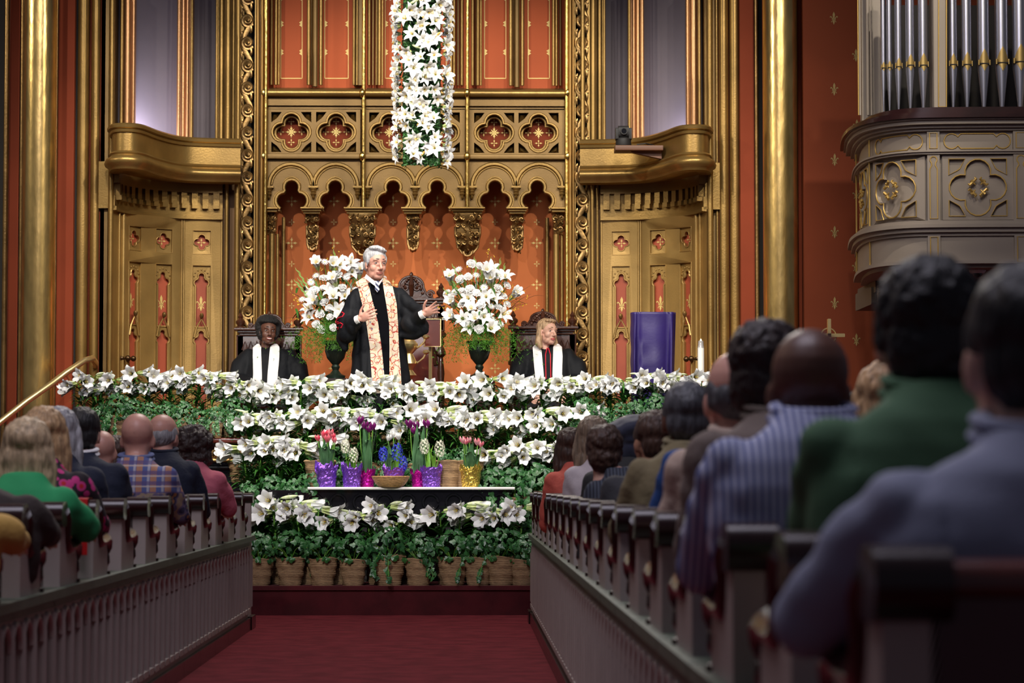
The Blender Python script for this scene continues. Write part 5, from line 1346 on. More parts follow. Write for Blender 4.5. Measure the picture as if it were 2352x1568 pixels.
b.ell(C(952, 748, -.12), (.12, .09, .085), 20, rot=Matrix.Rotation(.25, 3, 'Y')); b.limb([(Vector(C(965, 750, -.16)), .05), (Vector(C(975, 762, -.16)), .035), (Vector(C(950, 770, -.12)), .045), (Vector(C(925, 772, -.08)), .03)]); b.limb([(Vector(C(915, 676)), .06), (Vector(C(948, 706, -.12)), .05), (Vector(C(972, 718, -.25)), .042)], 16); b.ell(C(933, 748, -.05), (.08, .08, .09), 16)
def rd(co, n):
    a = 1 if co.z < 1.42 else .2
    ax = abs(co.x); w_ = min(1, max(0, (ax-.17)/.08)); v = noise.noise(Vector((co.x*24, co.y*12, co.z*1.6))); u = noise.noise(Vector((co.x*5+co.z*9, co.y*5, co.z*7-co.x*8)))
    return a*((1-w_)*.020*v + w_*(.016*u + .005*v))
rob = fuse(b, 'robe', ROBE, .009, 3, rd, t)
from mathutils.bvhtree import BVHTree
def bvh(o): return BVHTree.FromPolygons([v.co.copy() for v in o.data.vertices], [tuple(p.vertices) for p in o.data.polygons])
def ribbon(t, name, m, surf, left, right, rows_, nu=6, off=.008, thick=.004, y0=-1.0, wig=0):
    """a cloth strip laid on a body: left/right give (x, z) edges down its length; it is dropped onto the surface from the front"""
    b = MB(); n = rows_; vs = []; 
    def lerp(l, s_):
        s_ *= (len(l)-1); i = min(int(s_), len(l)-2); k = s_-i; return (l[i][0]*(1-k)+l[i+1][0]*k, l[i][1]*(1-k)+l[i+1][1]*k)
    G = []
    for j in range(n+1):
        a, c = lerp(left, j/n), lerp(right, j/n); row = []
        for i in range(nu+1):
            k = i/nu; x = a[0]*(1-k)+c[0]*k; z = a[1]*(1-k)+c[1]*k; h = surf.ray_cast(Vector((x, y0, z)), Vector((0, 1, 0)))
            row.append([x, h[0].y if h[0] else None, z])
        G.append(row)
    last = [None]*(nu+1)
    for row in G:
        ys = [r[1] for r in row if r[1] is not None]; m_ = min(ys) if ys else None
        for i, r in enumerate(row):
            if r[1] is None: r[1] = m_ if m_ is not None else (last[i] or 0)
            last[i] = r[1]
    Yg = [[r[1] for r in row] for row in G]
    for _ in range(3): Yg = [[sum(Yg[jj][ii] for jj in (max(j-1, 0), j, min(j+1, n)) for ii in (max(i-1, 0), i, min(i+1, nu)))/9 for i in range(nu+1)] for j in range(n+1)]
    for j in range(n+1):
        for i in range(nu+1): vs.append((G[j][i][0], min(Yg[j][i], G[j][i][1]) - off + wig*sin(j*.5+i), G[j][i][2]))
    N = len(vs); vs += [(x, y+thick, z) for x, y, z in vs]; fs = []
    W = nu+1
    for j in range(n):
        for i in range(nu): a = j*W+i; fs.append((a, a+W, a+W+1, a+1)); fs.append((a+N, a+N+1, a+N+W+1, a+N+W))
    for j in range(n):
        for a, c in ((j*W, (j+1)*W), ((j+1)*W+nu, j*W+nu)): fs.append((a, a+N, c+N, c))
    for i in range(nu): fs.append((i, i+1, i+1+N, i+N)); a = n*W+i; fs.append((a, a+N, a+1+N, a+1))
    b.add(vs, fs); return b.build(name, m, t, ang=60)
# brocade: cream ground, red scrolls, blue and gold flowers
def brocade():
    m = bpy.data.materials.new('brocade'); m.use_nodes = True; N = m.node_tree.nodes; L = m.node_tree.links; p = N['Principled BSDF']; p.inputs['Roughness'].default_value = .55
    tc = N.new('ShaderNodeTexCoord'); base = None
    def mix(f, a, c):
        x = N.new('ShaderNodeMixRGB'); L.new(f, x.inputs[0])
        (L.new(a, x.inputs[1]) if not isinstance(a, tuple) else setattr(x.inputs[1], 'default_value', (*a, 1))); x.inputs[2].default_value = (*c, 1); return x.outputs[0]
    def band(val, lo, hi):
        a = N.new('ShaderNodeMath'); a.operation = 'COMPARE'; a.inputs[1].default_value = (lo+hi)/2; a.inputs[2].default_value = (hi-lo)/2; L.new(val, a.inputs[0]); return a.outputs[0]
    cur = (.62, .52, .39)
    for sc, off, feat, lo, hi, c in ((16, 0, 'F1', .0, .30, (.66, .50, .30)), (11, 3, 'F1', .46, .54, (.36, .03, .02)), (11, 9, 'F1', .20, .26, (.40, .06, .03)), (13, 5, 'F1', .0, .13, (.55, .20, .06)), (10, 8, 'F1', .0, .11, (.07, .07, .28)), (10, 8, 'F1', .14, .17, (.30, .20, .05)), (14, 14, 'F1', .0, .10, (.20, .22, .06))):
        mp = N.new('ShaderNodeMapping'); mp.inputs['Location'].default_value = (off, off*.7, off*.3); L.new(tc.outputs['Object'], mp.inputs[0])
        nz = N.new('ShaderNodeTexNoise'); nz.inputs['Scale'].default_value = 14; L.new(mp.outputs[0], nz.inputs['Vector'])
        ad = N.new('ShaderNodeVectorMath'); ad.operation = 'MULTIPLY_ADD'; L.new(nz.outputs['Color'], ad.inputs[0]); ad.inputs[1].default_value = (.05, .05, .05); L.new(mp.outputs[0], ad.inputs[2])
        v = N.new('ShaderNodeTexVoronoi'); v.inputs['Scale'].default_value = sc*1.6; L.new(ad.outputs[0], v.inputs['Vector'])
        cur = mix(band(v.outputs['Distance'], lo, hi), cur, c)
    L.new(cur, p.inputs['Base Color']); return m
BRO = brocade(); sv = bvh(rob)
def E2(pts): return [(C(px, py)[0], C(px, py)[2]) for px, py in pts]
ribbon(t, 'velvet_panel', VELV, sv, E2([(853, 650), (852, 680), (858, 760), (868, 850), (872, 905)]), E2([(880, 650), (888, 690), (897, 760), (899, 850), (900, 905)]), 40, off=.004)
ribbon(t, 'stole', BRO, sv, E2([(836, 636), (817, 648), (824, 665), (833, 700), (843, 745), (851, 800), (855, 860), (858, 905)]), E2([(845, 634), (842, 642), (850, 665), (860, 705), (870, 745), (878, 800), (884, 860), (886, 905)]), 60, nu=8, off=.012)
ribbon(t, 'stole', BRO, sv, E2([(878, 636), (879, 645), (882, 665), (889, 705), (895, 745), (896, 800), (896, 860), (897, 905)]), E2([(884, 636), (893, 645), (902, 658), (912, 700), (915, 745), (917, 800), (922, 860), (924, 905)]), 60, nu=8, off=.012)
b = MB(); b.tube([Vector(C(866+px, py, y)) for px, py, y in ((-17, 643, 0), (-22, 634, .06), (0, 630, .11), (15, 636, .06), (10, 645, -.01))], [.014, .016, .018, .016, .014], 8, flat=1.6)
for l in ([(842, 632), (838, 640), (866, 662), (862, 648)], [(881, 640), (878, 647), (869, 662), (870, 652)]): b.slab([(p, -v) for p, v in l], [], lambda u, v, w_: C(u, -v, -.10 - w_), 0, .01)
b.build('collar', WHITEC, t)
tm = bpy.data.materials.new('striped_tie'); tm.use_nodes = True; N = tm.node_tree.nodes; wv = N.new('ShaderNodeTexWave'); wv.inputs['Scale'].default_value = 16; wv.bands_direction = 'DIAGONAL'; rp = N.new('ShaderNodeValToRGB'); rp.color_ramp.interpolation = 'CONSTANT'; rp.color_ramp.elements[0].color = (.02, .03, .10, 1); rp.color_ramp.elements[1].position = .5; rp.color_ramp.elements[1].color = (.7, .7, .68, 1)
tm.node_tree.links.new(N.new('ShaderNodeTexCoord').outputs['Object'], wv.inputs[0]); tm.node_tree.links.new(wv.outputs[1], rp.inputs[0]); tm.node_tree.links.new(rp.outputs[0], N['Principled BSDF'].inputs[0])
b = MB(); b.slab([(u, -v) for u, v in ((861, 648), (872, 648), (870, 654), (873, 668), (868, 674), (862, 666), (864, 654))], [], lambda u, v, w_: C(u, -v, -.135 - w_), 0, .015); b.build('tie', tm, t)
# red piping chevrons on the sleeve
RP = mat('red_piping', (.55, .01, .03), .5)
for k, (x0, y0) in enumerate(((775, 698), (772, 722), (770, 748))):
    b = MB(); pts = []
    for u, v in ((0, 0), (5, -3), (14, -4), (20, 0), (16, 7), (6, 9), (0, 16), (0, 20)):
        x, _, z = C(x0+u, y0+v); h = sv.ray_cast(Vector((x, -1, z)), Vector((0, 1, 0)))
        if h[0]: pts.append(h[0] + Vector((0, -.006, 0)))
    if len(pts) > 2: b.tube(pts, .005, 6); b.build('sleeve_piping', RP, t)
for w_, d_ in ((wl, Vector((.8, -.5, .3))), (wr, Vector((.85, -.35, .38)))):
    b = MB(); d_ = d_.normalized(); b.tube([w_ - d_*.03, w_ + d_*.004], [.036, .036], 16); b.build('cuff', WHITEC, t)
for k in range(6):
    b = MB(); pts = []
    for u in (767, 770, 774, 778):
        x, _, z = C(u, 703 + 12.5*k); h = sv.ray_cast(Vector((x, -1, z)), Vector((0, 1, 0)))
        if h[0]: pts.append(h[0] + Vector((0, -.006, 0)))
    if len(pts) > 1: b.tube(pts, .004, 6); b.build('sleeve_piping', RP, t)
# ---- seated clergy
def clergy(px, yc, Y, label, sk, turn, female_hair, stole, lean=0):
    def q(u, v, y=0): a = at(u, v, Y); return Vector((a.x, Y+y, a.z))
    t = thing('person', label, 'person', (xt(px, Y), Y, 1.25)); O = t.location.copy(); C = lambda u, v, y=0: q(u, v, y)-O
    HM = Matrix.Translation(C(px+lean, yc, -.05)) @ Euler((radians(-2), radians(4), radians(turn))).to_matrix().to_4x4() @ Matrix.Scale(1.04, 4); HI = HM.inverted()
    k = 1/pxm(Y); b = MB(); head_prims(b, HM, True, .95)
    zz = lambda v: C(px, v).z
    ringloft(b, [((0, -.05, .45), .17, .14), ((0, -.02, .7), .14, .11), ((0, 0, zz(830)), .14, .09), ((0, 0, zz(808)), .09, .06), ((0, 0, zz(800)), .05, .045)])
    for s in (-1, 1): b.limb([(Vector((s*.14, 0, zz(822))), .035), (Vector((s*.26, -.05, .62)), .04), (Vector((s*.10, -.32, .60)), .03)]); b.limb([(Vector((s*.09, -.05, .50)), .08), (Vector((s*.11, -.48, .50)), .06), (Vector((s*.11, -.48, .08)), .04), (Vector((s*.11, -.60, .05)), .035)]); hand_prims(b, Vector((s*.10, -.32, .60)), (-s*.5, -.8, -.1), (-s, .2, .2), (0, 0, 1), L=.17)
    hd = head_disp(HI); fuse(b, 'body', [SK[sk], LIP['dark' if sk == 'dark' else 'pale']], .0044, 4, hd, t, lambda c: 1 if in_lips(HI @ c) else 0)
    face_bits(t, HM, IRIS, mat('brow_'+sk, (.02, .01, .01) if sk == 'dark' else (.30, .20, .12), .8), lid=SK[sk])
    if sk == 'dark':
        b = MB(); qd = MB(); qd.tube([(-.021, -.081, -.0615), (-.012, -.0865, -.0655), (0, -.0885, -.067), (.012, -.0865, -.0655), (.021, -.081, -.0615)], [.002, .0036, .004, .0036, .002], 8); b.join(qd, HM); b.build('teeth', mat('teeth', (.80, .76, .70), .3), t)
    b = MB(); ringloft(b, [((0, -.22, .04), .32, .42), ((0, -.20, .45), .31, .40), ((0, -.06, .60), .27, .26), ((0, 0, zz(835)), .23, .16), ((0, 0, zz(815)), .215, .13), ((0, 0, zz(805)), .17, .10), ((0, .01, zz(798)), .095, .075), ((0, .01, zz(793)), .06, .06)], 40, 2.3)
    for s in (-1, 1): b.limb([(Vector((s*.19, 0, zz(818))), .075), (Vector((s*.255, -.04, zz(845))), .10), (Vector((s*.28, -.10, .66)), .11), (Vector((s*.14, -.34, .62)), .08)], 16)
    rb = fuse(b, 'robe', ROBE, .012, 3, lambda co, n: .014*noise.noise(Vector((co.x*16, co.y*8, co.z*3))), t); S = bvh(rb)
    E2 = lambda l: [(C(u, v).x, C(u, v).z) for u, v in l]
    (a, c), (d, e) = stole
    ribbon(t, 'stole', WHITEC, S, E2([(a+8, 790), (a, 797), (a+1, 820), (a+4, 860), (a+5, 890)]), E2([(a+13, 789), (c-1, 797), (c+1, 820), (c+4, 860), (c+5, 890)]), 30, off=.010)
    ribbon(t, 'stole', WHITEC, S, E2([(e-13, 789), (d, 797), (d-1, 820), (d-3, 860), (d-3, 890)]), E2([(e-6, 790), (e, 797), (e+1, 820), (e-1, 860), (e-1, 890)]), 30, off=.010)
    return t, HM, HI, S, C
t, HM, HI, S, C = clergy(617, 763, 24.35, 'smiling clergywoman in a black robe and white stole seated at the left', 'dark', 14, None, ((582, 602), (622, 643)))
b = MB(); q = MB(); q.ell((0, .03, .055), (.118, .112, .105), 24); q.ell((0, .03, .0), (.108, .09, .09), 20); b.join(q, HM)
AF = hairmat('black_afro', (.006, .005, .005), .8)
def cut(co, n):
    p = HI @ co; d = .008*noise.noise(p*60)
    if p.y < -.01 and p.z < .088: d -= .060*min(1, (-p.y-.01)/.03)*min(1, (.088-p.z)/.03)
    return d
fuse(b, 'hair', AF, .007, 2, cut, t)
t, HM, HI, S, C = clergy(1258, 764, 24.35, 'blonde clergywoman in a black robe and white stole seated at the right', 'pale', 38, None, ((1223, 1243), (1270, 1290)))
b = MB(); q = MB(); q.ell((0, .030, .052), (.084, .094, .080), 24); q.ell((0, .050, -.02), (.080, .06, .085), 20); q.ell((.0, -.03, .10), (.062, .045, .022), 14)
for s in (-1, 1): q.limb([((s*.076, .03, .03), .022), ((s*.088, .02, -.04), .026), ((s*.098, .01, -.10), .028), ((s*.085, -.01, -.14), .020)], 12)
q.ell((0, .075, -.09), (.085, .03, .06), 16); b.join(q, HM)
fuse(b, 'hair', hairmat('blonde_hair', (.52, .34, .19)), .005, 2, lambda co, n: .005*noise.noise(Vector(((HI @ co).x*70, (HI @ co).y*70, (HI @ co).z*10))), t)
b = MB()
for u in (1252, 1263):
    pts = []
    for v in range(800, 880, 8): p = C(u + (.0 if v > 815 else (1257.5-u)*(815-v)/20), v); h = S.ray_cast(Vector((p.x, -1, p.z)), Vector((0, 1, 0))); pts.append((h[0] if h[0] else p) + Vector((0, -.008, 0)))
    b = MB(); b.tube(pts, .005, 6); b.build('red_piping', RP, t)
# ---- the congregation, seen from behind
HC = {k: hairmat('hair_'+k, c) for k, c in dict(blonde=(.66, .48, .28), honey=(.60, .37, .18), silver=(.42, .41, .42), dark=(.012, .010, .010), brown=(.07, .032, .018), grey=(.20, .19, .20), curly=(.035, .018, .014), black=(.008, .007, .007), ash=(.27, .19, .12), salt=(.10, .10, .11)).items()}
def cloth(name, c, **k): return mat(name, c, k.pop('rough', .85), 0, k.pop('bump', .3), k.pop('bs', 60), **k)
def stripes(name, c, c2, n=60, width=.5, diag=False):
    m = bpy.data.materials.new(name); m.use_nodes = True; N = m.node_tree.nodes; L = m.node_tree.links; tc = N.new('ShaderNodeTexCoord'); wv = N.new('ShaderNodeTexWave'); wv.inputs['Scale'].default_value = n; wv.bands_direction = 'X'; wv.inputs['Distortion'].default_value = .6; wv.inputs['Detail Scale'].default_value = .2
    r = N.new('ShaderNodeValToRGB'); r.color_ramp.elements[0].position = width-.08; r.color_ramp.elements[0].color = (*c, 1); r.color_ramp.elements[1].position = width+.08; r.color_ramp.elements[1].color = (*c2, 1)
    L.new(tc.outputs['Object'], wv.inputs[0]); L.new(wv.outputs[1], r.inputs[0]); L.new(r.outputs[0], N['Principled BSDF'].inputs[0]); N['Principled BSDF'].inputs['Roughness'].default_value = .85; return m
def plaid():
    m = bpy.data.materials.new('plaid_paisley_shirt'); m.use_nodes = True; N = m.node_tree.nodes; L = m.node_tree.links; tc = N.new('ShaderNodeTexCoord'); P = N['Principled BSDF']; P.inputs['Roughness'].default_value = .85
    def wave(d, s, lo, c, prev, ph=0):
        w_ = N.new('ShaderNodeTexWave'); w_.inputs['Scale'].default_value = s; w_.bands_direction = d; w_.inputs['Phase Offset'].default_value = ph; L.new(tc.outputs['Object'], w_.inputs[0])
        a = N.new('ShaderNodeMath'); a.operation = 'GREATER_THAN'; a.inputs[1].default_value = lo; L.new(w_.outputs[1], a.inputs[0]); b_ = N.new('ShaderNodeMath'); b_.operation = 'MULTIPLY'; b_.inputs[1].default_value = .75; L.new(a.outputs[0], b_.inputs[0])
        x = N.new('ShaderNodeMixRGB'); L.new(b_.outputs[0], x.inputs[0]); x.inputs[2].default_value = (*c, 1); L.new(prev, x.inputs[1]); return x.outputs[0]
    rgb = N.new('ShaderNodeRGB'); rgb.outputs[0].default_value = (.09, .12, .30, 1); o = rgb.outputs[0]
    o = wave('X', 4.5, .6, (.55, .24, .07), o); o = wave('X', 4.5, .93, (.5, .48, .52), o, 2.2); o = wave('Z', 6, .7, (.10, .07, .20), o); o = wave('Z', 6, .95, (.6, .5, .45), o, 2)
    v = N.new('ShaderNodeTexVoronoi'); v.inputs['Scale'].default_value = 26; L.new(tc.outputs['Object'], v.inputs[0]); r = N.new('ShaderNodeValToRGB'); r.color_ramp.interpolation = 'CONSTANT'
    E = r.color_ramp.elements; E[0].color = (.30, .13, .05, 1); E[1].position = .3; E[1].color = (.035, .03, .07, 1); e = E.new(.55); e.color = (.12, .09, .16, 1); e = E.new(.75); e.color = (.30, .22, .15, 1); L.new(v.outputs[0], r.inputs[0])
    s = N.new('ShaderNodeSeparateXYZ'); L.new(tc.outputs['Object'], s.inputs[0]); g = N.new('ShaderNodeMath'); g.operation = 'GREATER_THAN'; g.inputs[1].default_value = .50; L.new(s.outputs[2], g.inputs[0])
    x = N.new('ShaderNodeMixRGB'); L.new(g.outputs[0], x.inputs[0]); L.new(r.outputs[0], x.inputs[1]); L.new(o, x.inputs[2]); L.new(x.outputs[0], P.inputs[0]); return m
def floral():
    m = mat('floral_dress', (.02, .008, .012), .8); N = m.node_tree.nodes; L = m.node_tree.links; tc = N.new('ShaderNodeTexCoord'); v = N.new('ShaderNodeTexVoronoi'); v.inputs['Scale'].default_value = 22; v.inputs['Randomness'].default_value = 1; L.new(tc.outputs['Object'], v.inputs[0]); r = N.new('ShaderNodeValToRGB'); r.color_ramp.interpolation = 'CONSTANT'
    E = r.color_ramp.elements; E[0].color = (.50, .012, .02, 1); E[1].position = .22; E[1].color = (.55, .03, .20, 1); e = E.new(.44); e.color = (.015, .008, .012, 1); L.new(v.outputs[0], r.inputs[0]); L.new(r.outputs[0], N['Principled BSDF'].inputs[0]); return m
TRO = cloth('dark_trousers', (.015, .015, .02))
def sitter(px, ytop, Yc, label, sk, hair, top, turn=0, aisle=None, s=1.0, hm='short', fem=False, collar=None, wide=1.0, arm_in=False, elbow=None, lean=0, tag_=None, name='person', shx=0, up_=0):
    """px, ytop: where the crown shows in the photo; Yc: distance of the pew back they lean on"""
    Y = Yc + .30; x = xt(px, Y); z = zt(ytop, Y); hz = z - .105*s*1.04 - (.012 if hm not in ('bald',) else 0)    # head centre
    t = thing(name, label, 'person', (x, Y, .46)); O = t.location.copy(); hz -= .46
    rnd = random.Random(px); HM = Matrix.Translation((0, .045, hz)) @ Euler((0, 0, pi + radians(turn))).to_matrix().to_4x4() @ Matrix.Scale(1.04*s, 4); HI = HM.inverted()
    near = Y < 8; sx_ = -1 if px > 1060 else 1; A = aisle if aisle is not None else sx_
    zs = hz - .158*s + up_            # shoulder line
    bx_ = shx - lean; by = -.07; hx = max(0, .79 - x) if px > 1060 else min(0, -1.75 - x)
    b = MB(); head_prims(b, HM, fem)
    b.limb([(Vector((0, .02, hz-.08)), .052*s), (Vector((bx_*.6, by+.04, zs+.04)), .050*s), (Vector((bx_, by+.02, zs-.06)), .08)])
    ringloft(b, [((hx, .02, .02), .17, .13), ((hx*.7+bx_*.3, -.01, .2), .15*wide, .11), ((bx_, by, zs-.14), .155*wide, .10), ((bx_, by, zs-.05), .13*wide, .07), ((bx_, by+.01, zs-.01), .06, .04)])
    hips = [(Vector((hx+q*.09, .05, .07)), .085) for q in (-1, 1)]
    for q, h in zip((-1, 1), hips): b.limb([h, (Vector((hx+q*.11, .43, .09)), .062), (Vector((hx+q*.11, .45, -.33)), .045), (Vector((hx+q*.11, .52, -.41)), .035)])
    arms = []
    for q in (-1, 1):
        w_ = .165*wide; S0 = Vector((bx_ + q*w_, by, zs-.03))
        if q == A and elbow: E_ = Vector((elbow[0]*q + bx_, elbow[1], elbow[2] - .46)); H_ = E_ + Vector((-q*.02, .26, -.02))
        elif q == A: E_ = Vector((bx_ + q*(w_+.02), .02, zs-.29)); H_ = E_ + Vector((-q*.06, .24, .02))
        else: E_ = Vector((bx_ + q*w_, .02, zs-.27)); H_ = Vector((hx+q*.08, .28, .18))
        arms.append((q, S0, E_, H_)); b.limb([(S0 + Vector((-q*.03, 0, -.03)), .032), (E_, .036), (H_, .028)]); hand_prims(b, H_, (-q*.2, .95, -.1), (-q, .2, 0), (0, 0, 1))
    fuse(b, 'body', [SK[sk]], .007 if near else .009, 2, None, t)
    # garment
    b = MB(); W = wide*(.92 if fem else 1)
    ringloft(b, [((hx, .02, .0), .19, .16), ((hx*.8+bx_*.2, .0, .12), .18*W, .145), ((bx_, by+.01, zs-.26), .19*W, .14), ((bx_, by, zs-.15), .20*W, .135), ((bx_, by, zs-.07), .205*W, .125), ((bx_, by, zs-.02), .185*W, .105), ((bx_, by, zs+.02), .135*W, .085), ((bx_*.8, by+.025, zs+.055), .092, .080), ((bx_*.6, by+.05, zs+.085), .074*s, .074*s)], 36, 2.3)
    for q, S0, E_, H_ in arms: b.limb([(S0+Vector((-q*.01, 0, -.005)), .066), (S0.lerp(E_, .5), .062), (E_, .056), (E_.lerp(H_, .85), .042)], 16)
    vx = .008 if near else .012; sd = rnd.uniform(0, 50)
    def gd(co, n):
        return .010*noise.noise(Vector((co.x*9+sd, co.y*9, co.z*5))) + .007*noise.noise(Vector((co.x*16+co.z*10, co.y*12+sd, co.z*18)))*(1 if abs(co.x-bx_) > .15 else .35)
    fuse(b, tag_ or 'jacket', top, vx, 4, gd, t)
    b = MB()
    for q, h in zip((-1, 1), hips): b.limb([(h[0], .10), (Vector((hx+q*.11, .43, .09)), .078), (Vector((hx+q*.11, .45, -.30)), .058)])
    fuse(b, 'trousers', TRO, .014, 2, None, t)
    if collar is not None:
        b = MB(); pts = [Vector((bx_*.6 + .074*s*cos(a), by+.052 + .074*s*sin(a), zs+.088+.012*sin(a))) for a in [2*pi*k/20 for k in range(20)]]
        b.tube(pts, .015*s, 8, closed=True, flat=.6)
        b.tube([p*1 + Vector((0, 0, -.022)) for p in pts], .018*s, 8, closed=True, flat=.7); b.build('collar', collar, t)
    # hair
    if hm == 'none': return t
    b = MB(); q = MB(); amp, fr = .004, 70; vox = .006
    if hm == 'short':
        q.ell((0, .026, .046), (.080, .095, .081), 22); q.ell((0, .050, -.01), (.071, .066, .070), 18); q.ell((0, -.02, .098), (.055, .05, .02), 12)
        for e in (-1, 1): q.ell((e*.069, -.005, .025), (.012, .030, .040), 10)
        amp = .005
    elif hm == 'thick':
        q.ell((0, .030, .052), (.087, .102, .088), 22); q.ell((0, .060, -.015), (.077, .068, .082), 18)
        for e in (-1, 1): q.ell((e*.072, 0, .015), (.014, .035, .048), 10)
        amp = .007; fr = 40
    elif hm == 'thin':   # fringe of hair round the sides and nape of a balding head
        q.ell((0, .045, .004), (.076, .074, .066), 18)
        for e in (-1, 1): q.ell((e*.066, .012, .012), (.014, .044, .042), 12)
        amp = .003
    elif hm in ('long', 'bob'):
        L_ = .27 if hm == 'long' else .18
        q.ell((0, .025, .05), (.086, .098, .082), 22); q.ell((0, .055, -.03), (.088, .060, .10), 20)
        q.ell((0, .060, -.04-L_*.35), (.092, .055, L_*.62), 18)
        for e in (-1, 1): q.limb([((e*.07, .02, .03), .026), ((e*.082, .03, -.06), .028), ((e*.08, .045, -.05-L_*.6), .024)], 12)
        amp = .007
    elif hm == 'curly':
        q.ell((0, .03, .035), (.122, .115, .105), 24); q.ell((0, .06, -.06), (.12, .075, .10), 20); amp = .022; fr = 26
    elif hm == 'velvet':
        q.ell((0, .02, .06), (.115, .12, .060), 24, rot=Matrix.Rotation(.3, 3, 'Y')); q.ell((0, .03, .02), (.084, .094, .05), 20); q.ell((0, .05, -.03), (.075, .062, .07), 18); amp = .006; fr = 20
    b.join(q, HM)
    if hm == 'curly' : dsp = lambda co, n: amp*noise.noise(co*fr) + .008*noise.noise(co*80)
    elif hm == 'thick': dsp = lambda co, n: amp*noise.noise(co*fr) + .004*noise.noise(co*110)
    elif hm == 'velvet': dsp = lambda co, n: amp*noise.noise(co*fr)
    else: dsp = lambda co, n: amp*noise.noise(Vector((co.x*fr, co.y*fr, co.z*7))) + .003*noise.noise(co*30)
    fuse(b, 'beret' if hm == 'velvet' else 'hair', hair, vox if near else .007, 6, dsp, t)
    return t
WH = WHITEC
R = RY; Lr = LY   # pew rows, front to back
NAVY = cloth('navy_suit', (.008, .012, .03)); 
# right side, nearest first
sitter(2376, 612, 3.19, 'nearest man in a light grey-blue jacket at the right edge', 'pale', HC['dark'], cloth('grey_blue_linen', (.27, .29, .40), bs=200, bump=.15), 4, aisle=-1, hm='short', elbow=(.29, .05, .84), s=1.02, shx=.0, wide=1.18, up_=-.01, collar=cloth('linen_collar', (.27, .29, .40)))
sitter(2140, 612, 4.05, 'dark-haired man in a green jumper, second nearest on the right', 'pale', HC['dark'], cloth('green_knit', (.062, .150, .070), bs=250, bump=.25), 2, hm='thick', s=1.0, wide=1.08, tag_='jumper', collar=cloth('green_collar', (.06, .15, .07)), elbow=(.18, .12, .80))
sitter(1866, 757, 4.92, 'bald man in a blue and white striped shirt', 'brown', None, stripes('striped_shirt', (.50, .52, .68), (.11, .14, .32), 22, .5), 0, hm='none', s=1.02, up_=.04, tag_='shirt', collar=stripes('striped_collar', (.50, .52, .68), (.11, .14, .32), 22, .5), elbow=(.215, .08, .85), wide=1.08)
sitter(1785, 750, 5.79, 'person with curly black hair behind the bald man, face turned', 'brown', HC['curly'], cloth('taupe_coat', (.16, .12, .10)), -40, hm='thick', s=.98, collar=cloth('taupe_lapel', (.13, .10, .08)))
sitter(1694, 808, 6.66, 'balding grey-haired man in a beige jacket', 'pink', HC['salt'], cloth('beige_linen', (.46, .34, .27)), 12, hm='thin', s=1.05, shx=.02, collar=cloth('beige_lapel', (.40, .30, .24)))
sitter(1722, 835, 7.54, 'person in a royal blue jacket mostly hidden by the beige jacket', 'brown', HC['black'], cloth('royal_blue', (.006, .05, .20)), 0, hm='short', shx=-.06)
sitter(1581, 880, 8.41, 'man with cropped grey curls in an olive-brown jacket', 'brown', HC['salt'], cloth('olive_brown', (.16, .125, .06)), 0, hm='short', s=1.0, collar=cloth('olive_lapel', (.15, .12, .06)), elbow=(.215, .02, .85))
sitter(1503, 945, 10.15, 'dark-haired person half hidden left of the olive-brown jacket', 'tan', HC['brown'], cloth('charcoal_coat', (.03, .03, .035)), 20, hm='short')
sitter(1390, 982, 11.02, 'brown-haired boyish person in a pinstriped suit resting an arm on the pew', 'pale', HC['brown'], stripes('pinstripe', (.018, .022, .035), (.10, .12, .16), 22, .93), -4, hm='thick', s=.90, wide=.85, shx=.10)
sitter(1442, 955, 11.9, 'person wearing a dark navy velvet beret', 'brown', mat('navy_velvet', (.004, .008, .035), .7, sheen=.8), cloth('black_coat', (.02, .02, .02)), 10, hm='velvet')
sitter(1361, 960, 13.64, 'grey-blonde woman in a white lace top', 'pale', HC['ash'], cloth('white_lace', (.62, .55, .56), bs=300, bump=.6), 10, hm='bob', fem=True, tag_='lace_top', shx=.06)
sitter(1309, 986, 15.4, 'long brown-haired woman in a coral top, farthest forward on the right', 'pale', HC['brown'], cloth('coral_top', (.62, .12, .08)), 14, hm='long', fem=True, tag_='coral_top', shx=.06)
sitter(2040, 838, 7.54, 'blonde head glimpsed between the bald man and the green jumper', 'pale', HC['honey'], cloth('brown_cardigan', (.10, .06, .05)), -8, hm='bob', fem=True)
sitter(1968, 905, 8.41, 'low dark-haired head just right of the striped shirt', 'tan', HC['black'], cloth('maroon_top', (.12, .02, .03)), 0, hm='short')
sitter(2312, 905, 7.54, 'grey-haired head glimpsed between the green jumper and the nearest man', 'pale', HC['grey'], cloth('wine_coat', (.10, .02, .02)), 0, hm='short')
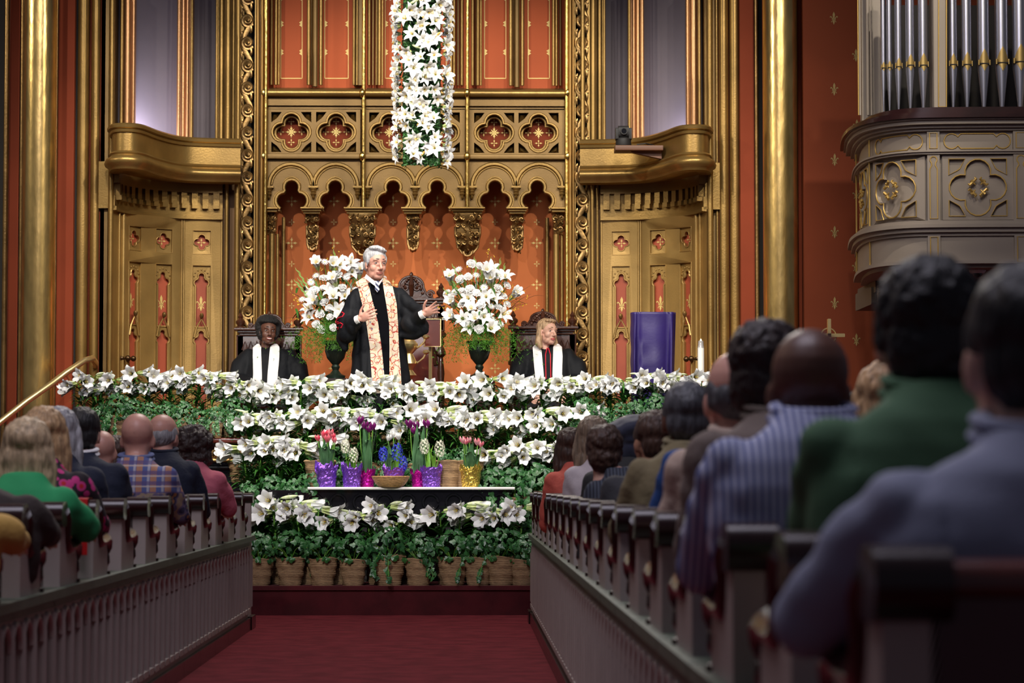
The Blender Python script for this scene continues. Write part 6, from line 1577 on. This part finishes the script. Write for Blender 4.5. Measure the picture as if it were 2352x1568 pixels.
# left side, nearest first
sitter(-165, 985, 7.84, 'person in mustard yellow cut off by the left edge of the picture', 'pale', HC['brown'], cloth('mustard', (.52, .31, .07)), 0, hm='short', shx=.03, elbow=(.215, .06, .85))
sitter(-130, 965, 8.70, 'person in a dark brown jacket cut off by the left edge', 'pale', HC['brown'], cloth('brown_jacket', (.030, .020, .017)), 0, hm='short', shx=.12, elbow=(.215, .04, .85), wide=1.1)
sitter(57, 966, 9.56, 'straight blonde-haired woman in a green top', 'pale', HC['blonde'], cloth('green_top', (.02, .30, .10), bump=.1), 8, hm='bob', fem=True, tag_='green_top', elbow=(.215, .06, .85))
sitter(97, 940, 10.42, 'honey-blonde woman in a dark dress with red and pink flowers', 'pale', HC['honey'], floral(), 6, hm='long', fem=True, tag_='dress', elbow=(.215, .05, .85))
sitter(133, 940, 11.28, 'woman with long silver hair beside the honey-blonde woman', 'pale', HC['silver'], NAVY, -5, hm='long', fem=True)
sitter(185, 938, 12.14, 'broad dark-haired man in a navy suit and white collar', 'pale', HC['dark'], NAVY, 6, hm='short', s=1.02, collar=WH, wide=1.15)
sitter(232, 990, 13.86, 'small bald head behind the shoulder of the navy suit', 'pink', None, cloth('grey_shirt', (.2, .2, .22)), 0, hm='none', s=.95)
sitter(262, 1005, 14.72, 'brown-haired head partly hidden by the plaid shirt man', 'pale', HC['brown'], cloth('dark_green_top', (.03, .06, .04)), 0, hm='bob', fem=True)
sitter(313, 951, 13.0, 'shaven-headed man in a plaid and paisley shirt', 'pink', None, plaid(), 0, hm='none', s=1.06, tag_='shirt', collar=cloth('blue_collar', (.12, .15, .30)), elbow=(.215, .05, .85))
sitter(375, 953, 14.72, 'pink-faced man with thin white hair in a navy jacket', 'pink', HC['silver'], NAVY, -24, hm='thin', s=1.02, elbow=(.215, .05, .85), collar=NAVY)
sitter(441, 984, 15.58, 'woman with big curly dark hair in a pink jacket', 'pale', HC['curly'], cloth('pink_jacket', (.55, .13, .18)), 0, hm='curly', fem=True, elbow=(.215, .06, .85))
# red ribbon hung over a pew
t = thing('red_ribbon', 'red ribbon hung over the cap of the pew behind the floral dress', 'ribbon', (xt(193, 10.42), 10.42, .95)); b = MB()
pts = [(-.045, -.22), (-.048, -.12), (-.05, -.02), (-.045, .0), (-.02, .004), (.04, .004), (.09, .002), (.118, -.01), (.12, -.06)]
b.loft([[(-.022, y, z), (.022, y+.0, z), (.022, y-.003, z+.002), (-.022, y-.003, z+.002)] for y, z in pts]); b.build('ribbon_strip', mat('red_satin', (.48, .008, .012), .35), t)
for L_, U_ in ((LP, used), (IP, iused), (TP, tused)):
    for k_, o_ in enumerate(L_):
        if k_ not in U_:
            for c_ in list(o_.children): bpy.data.objects.remove(c_)
            bpy.data.objects.remove(o_)
bpy.data.scenes.remove(tmps)
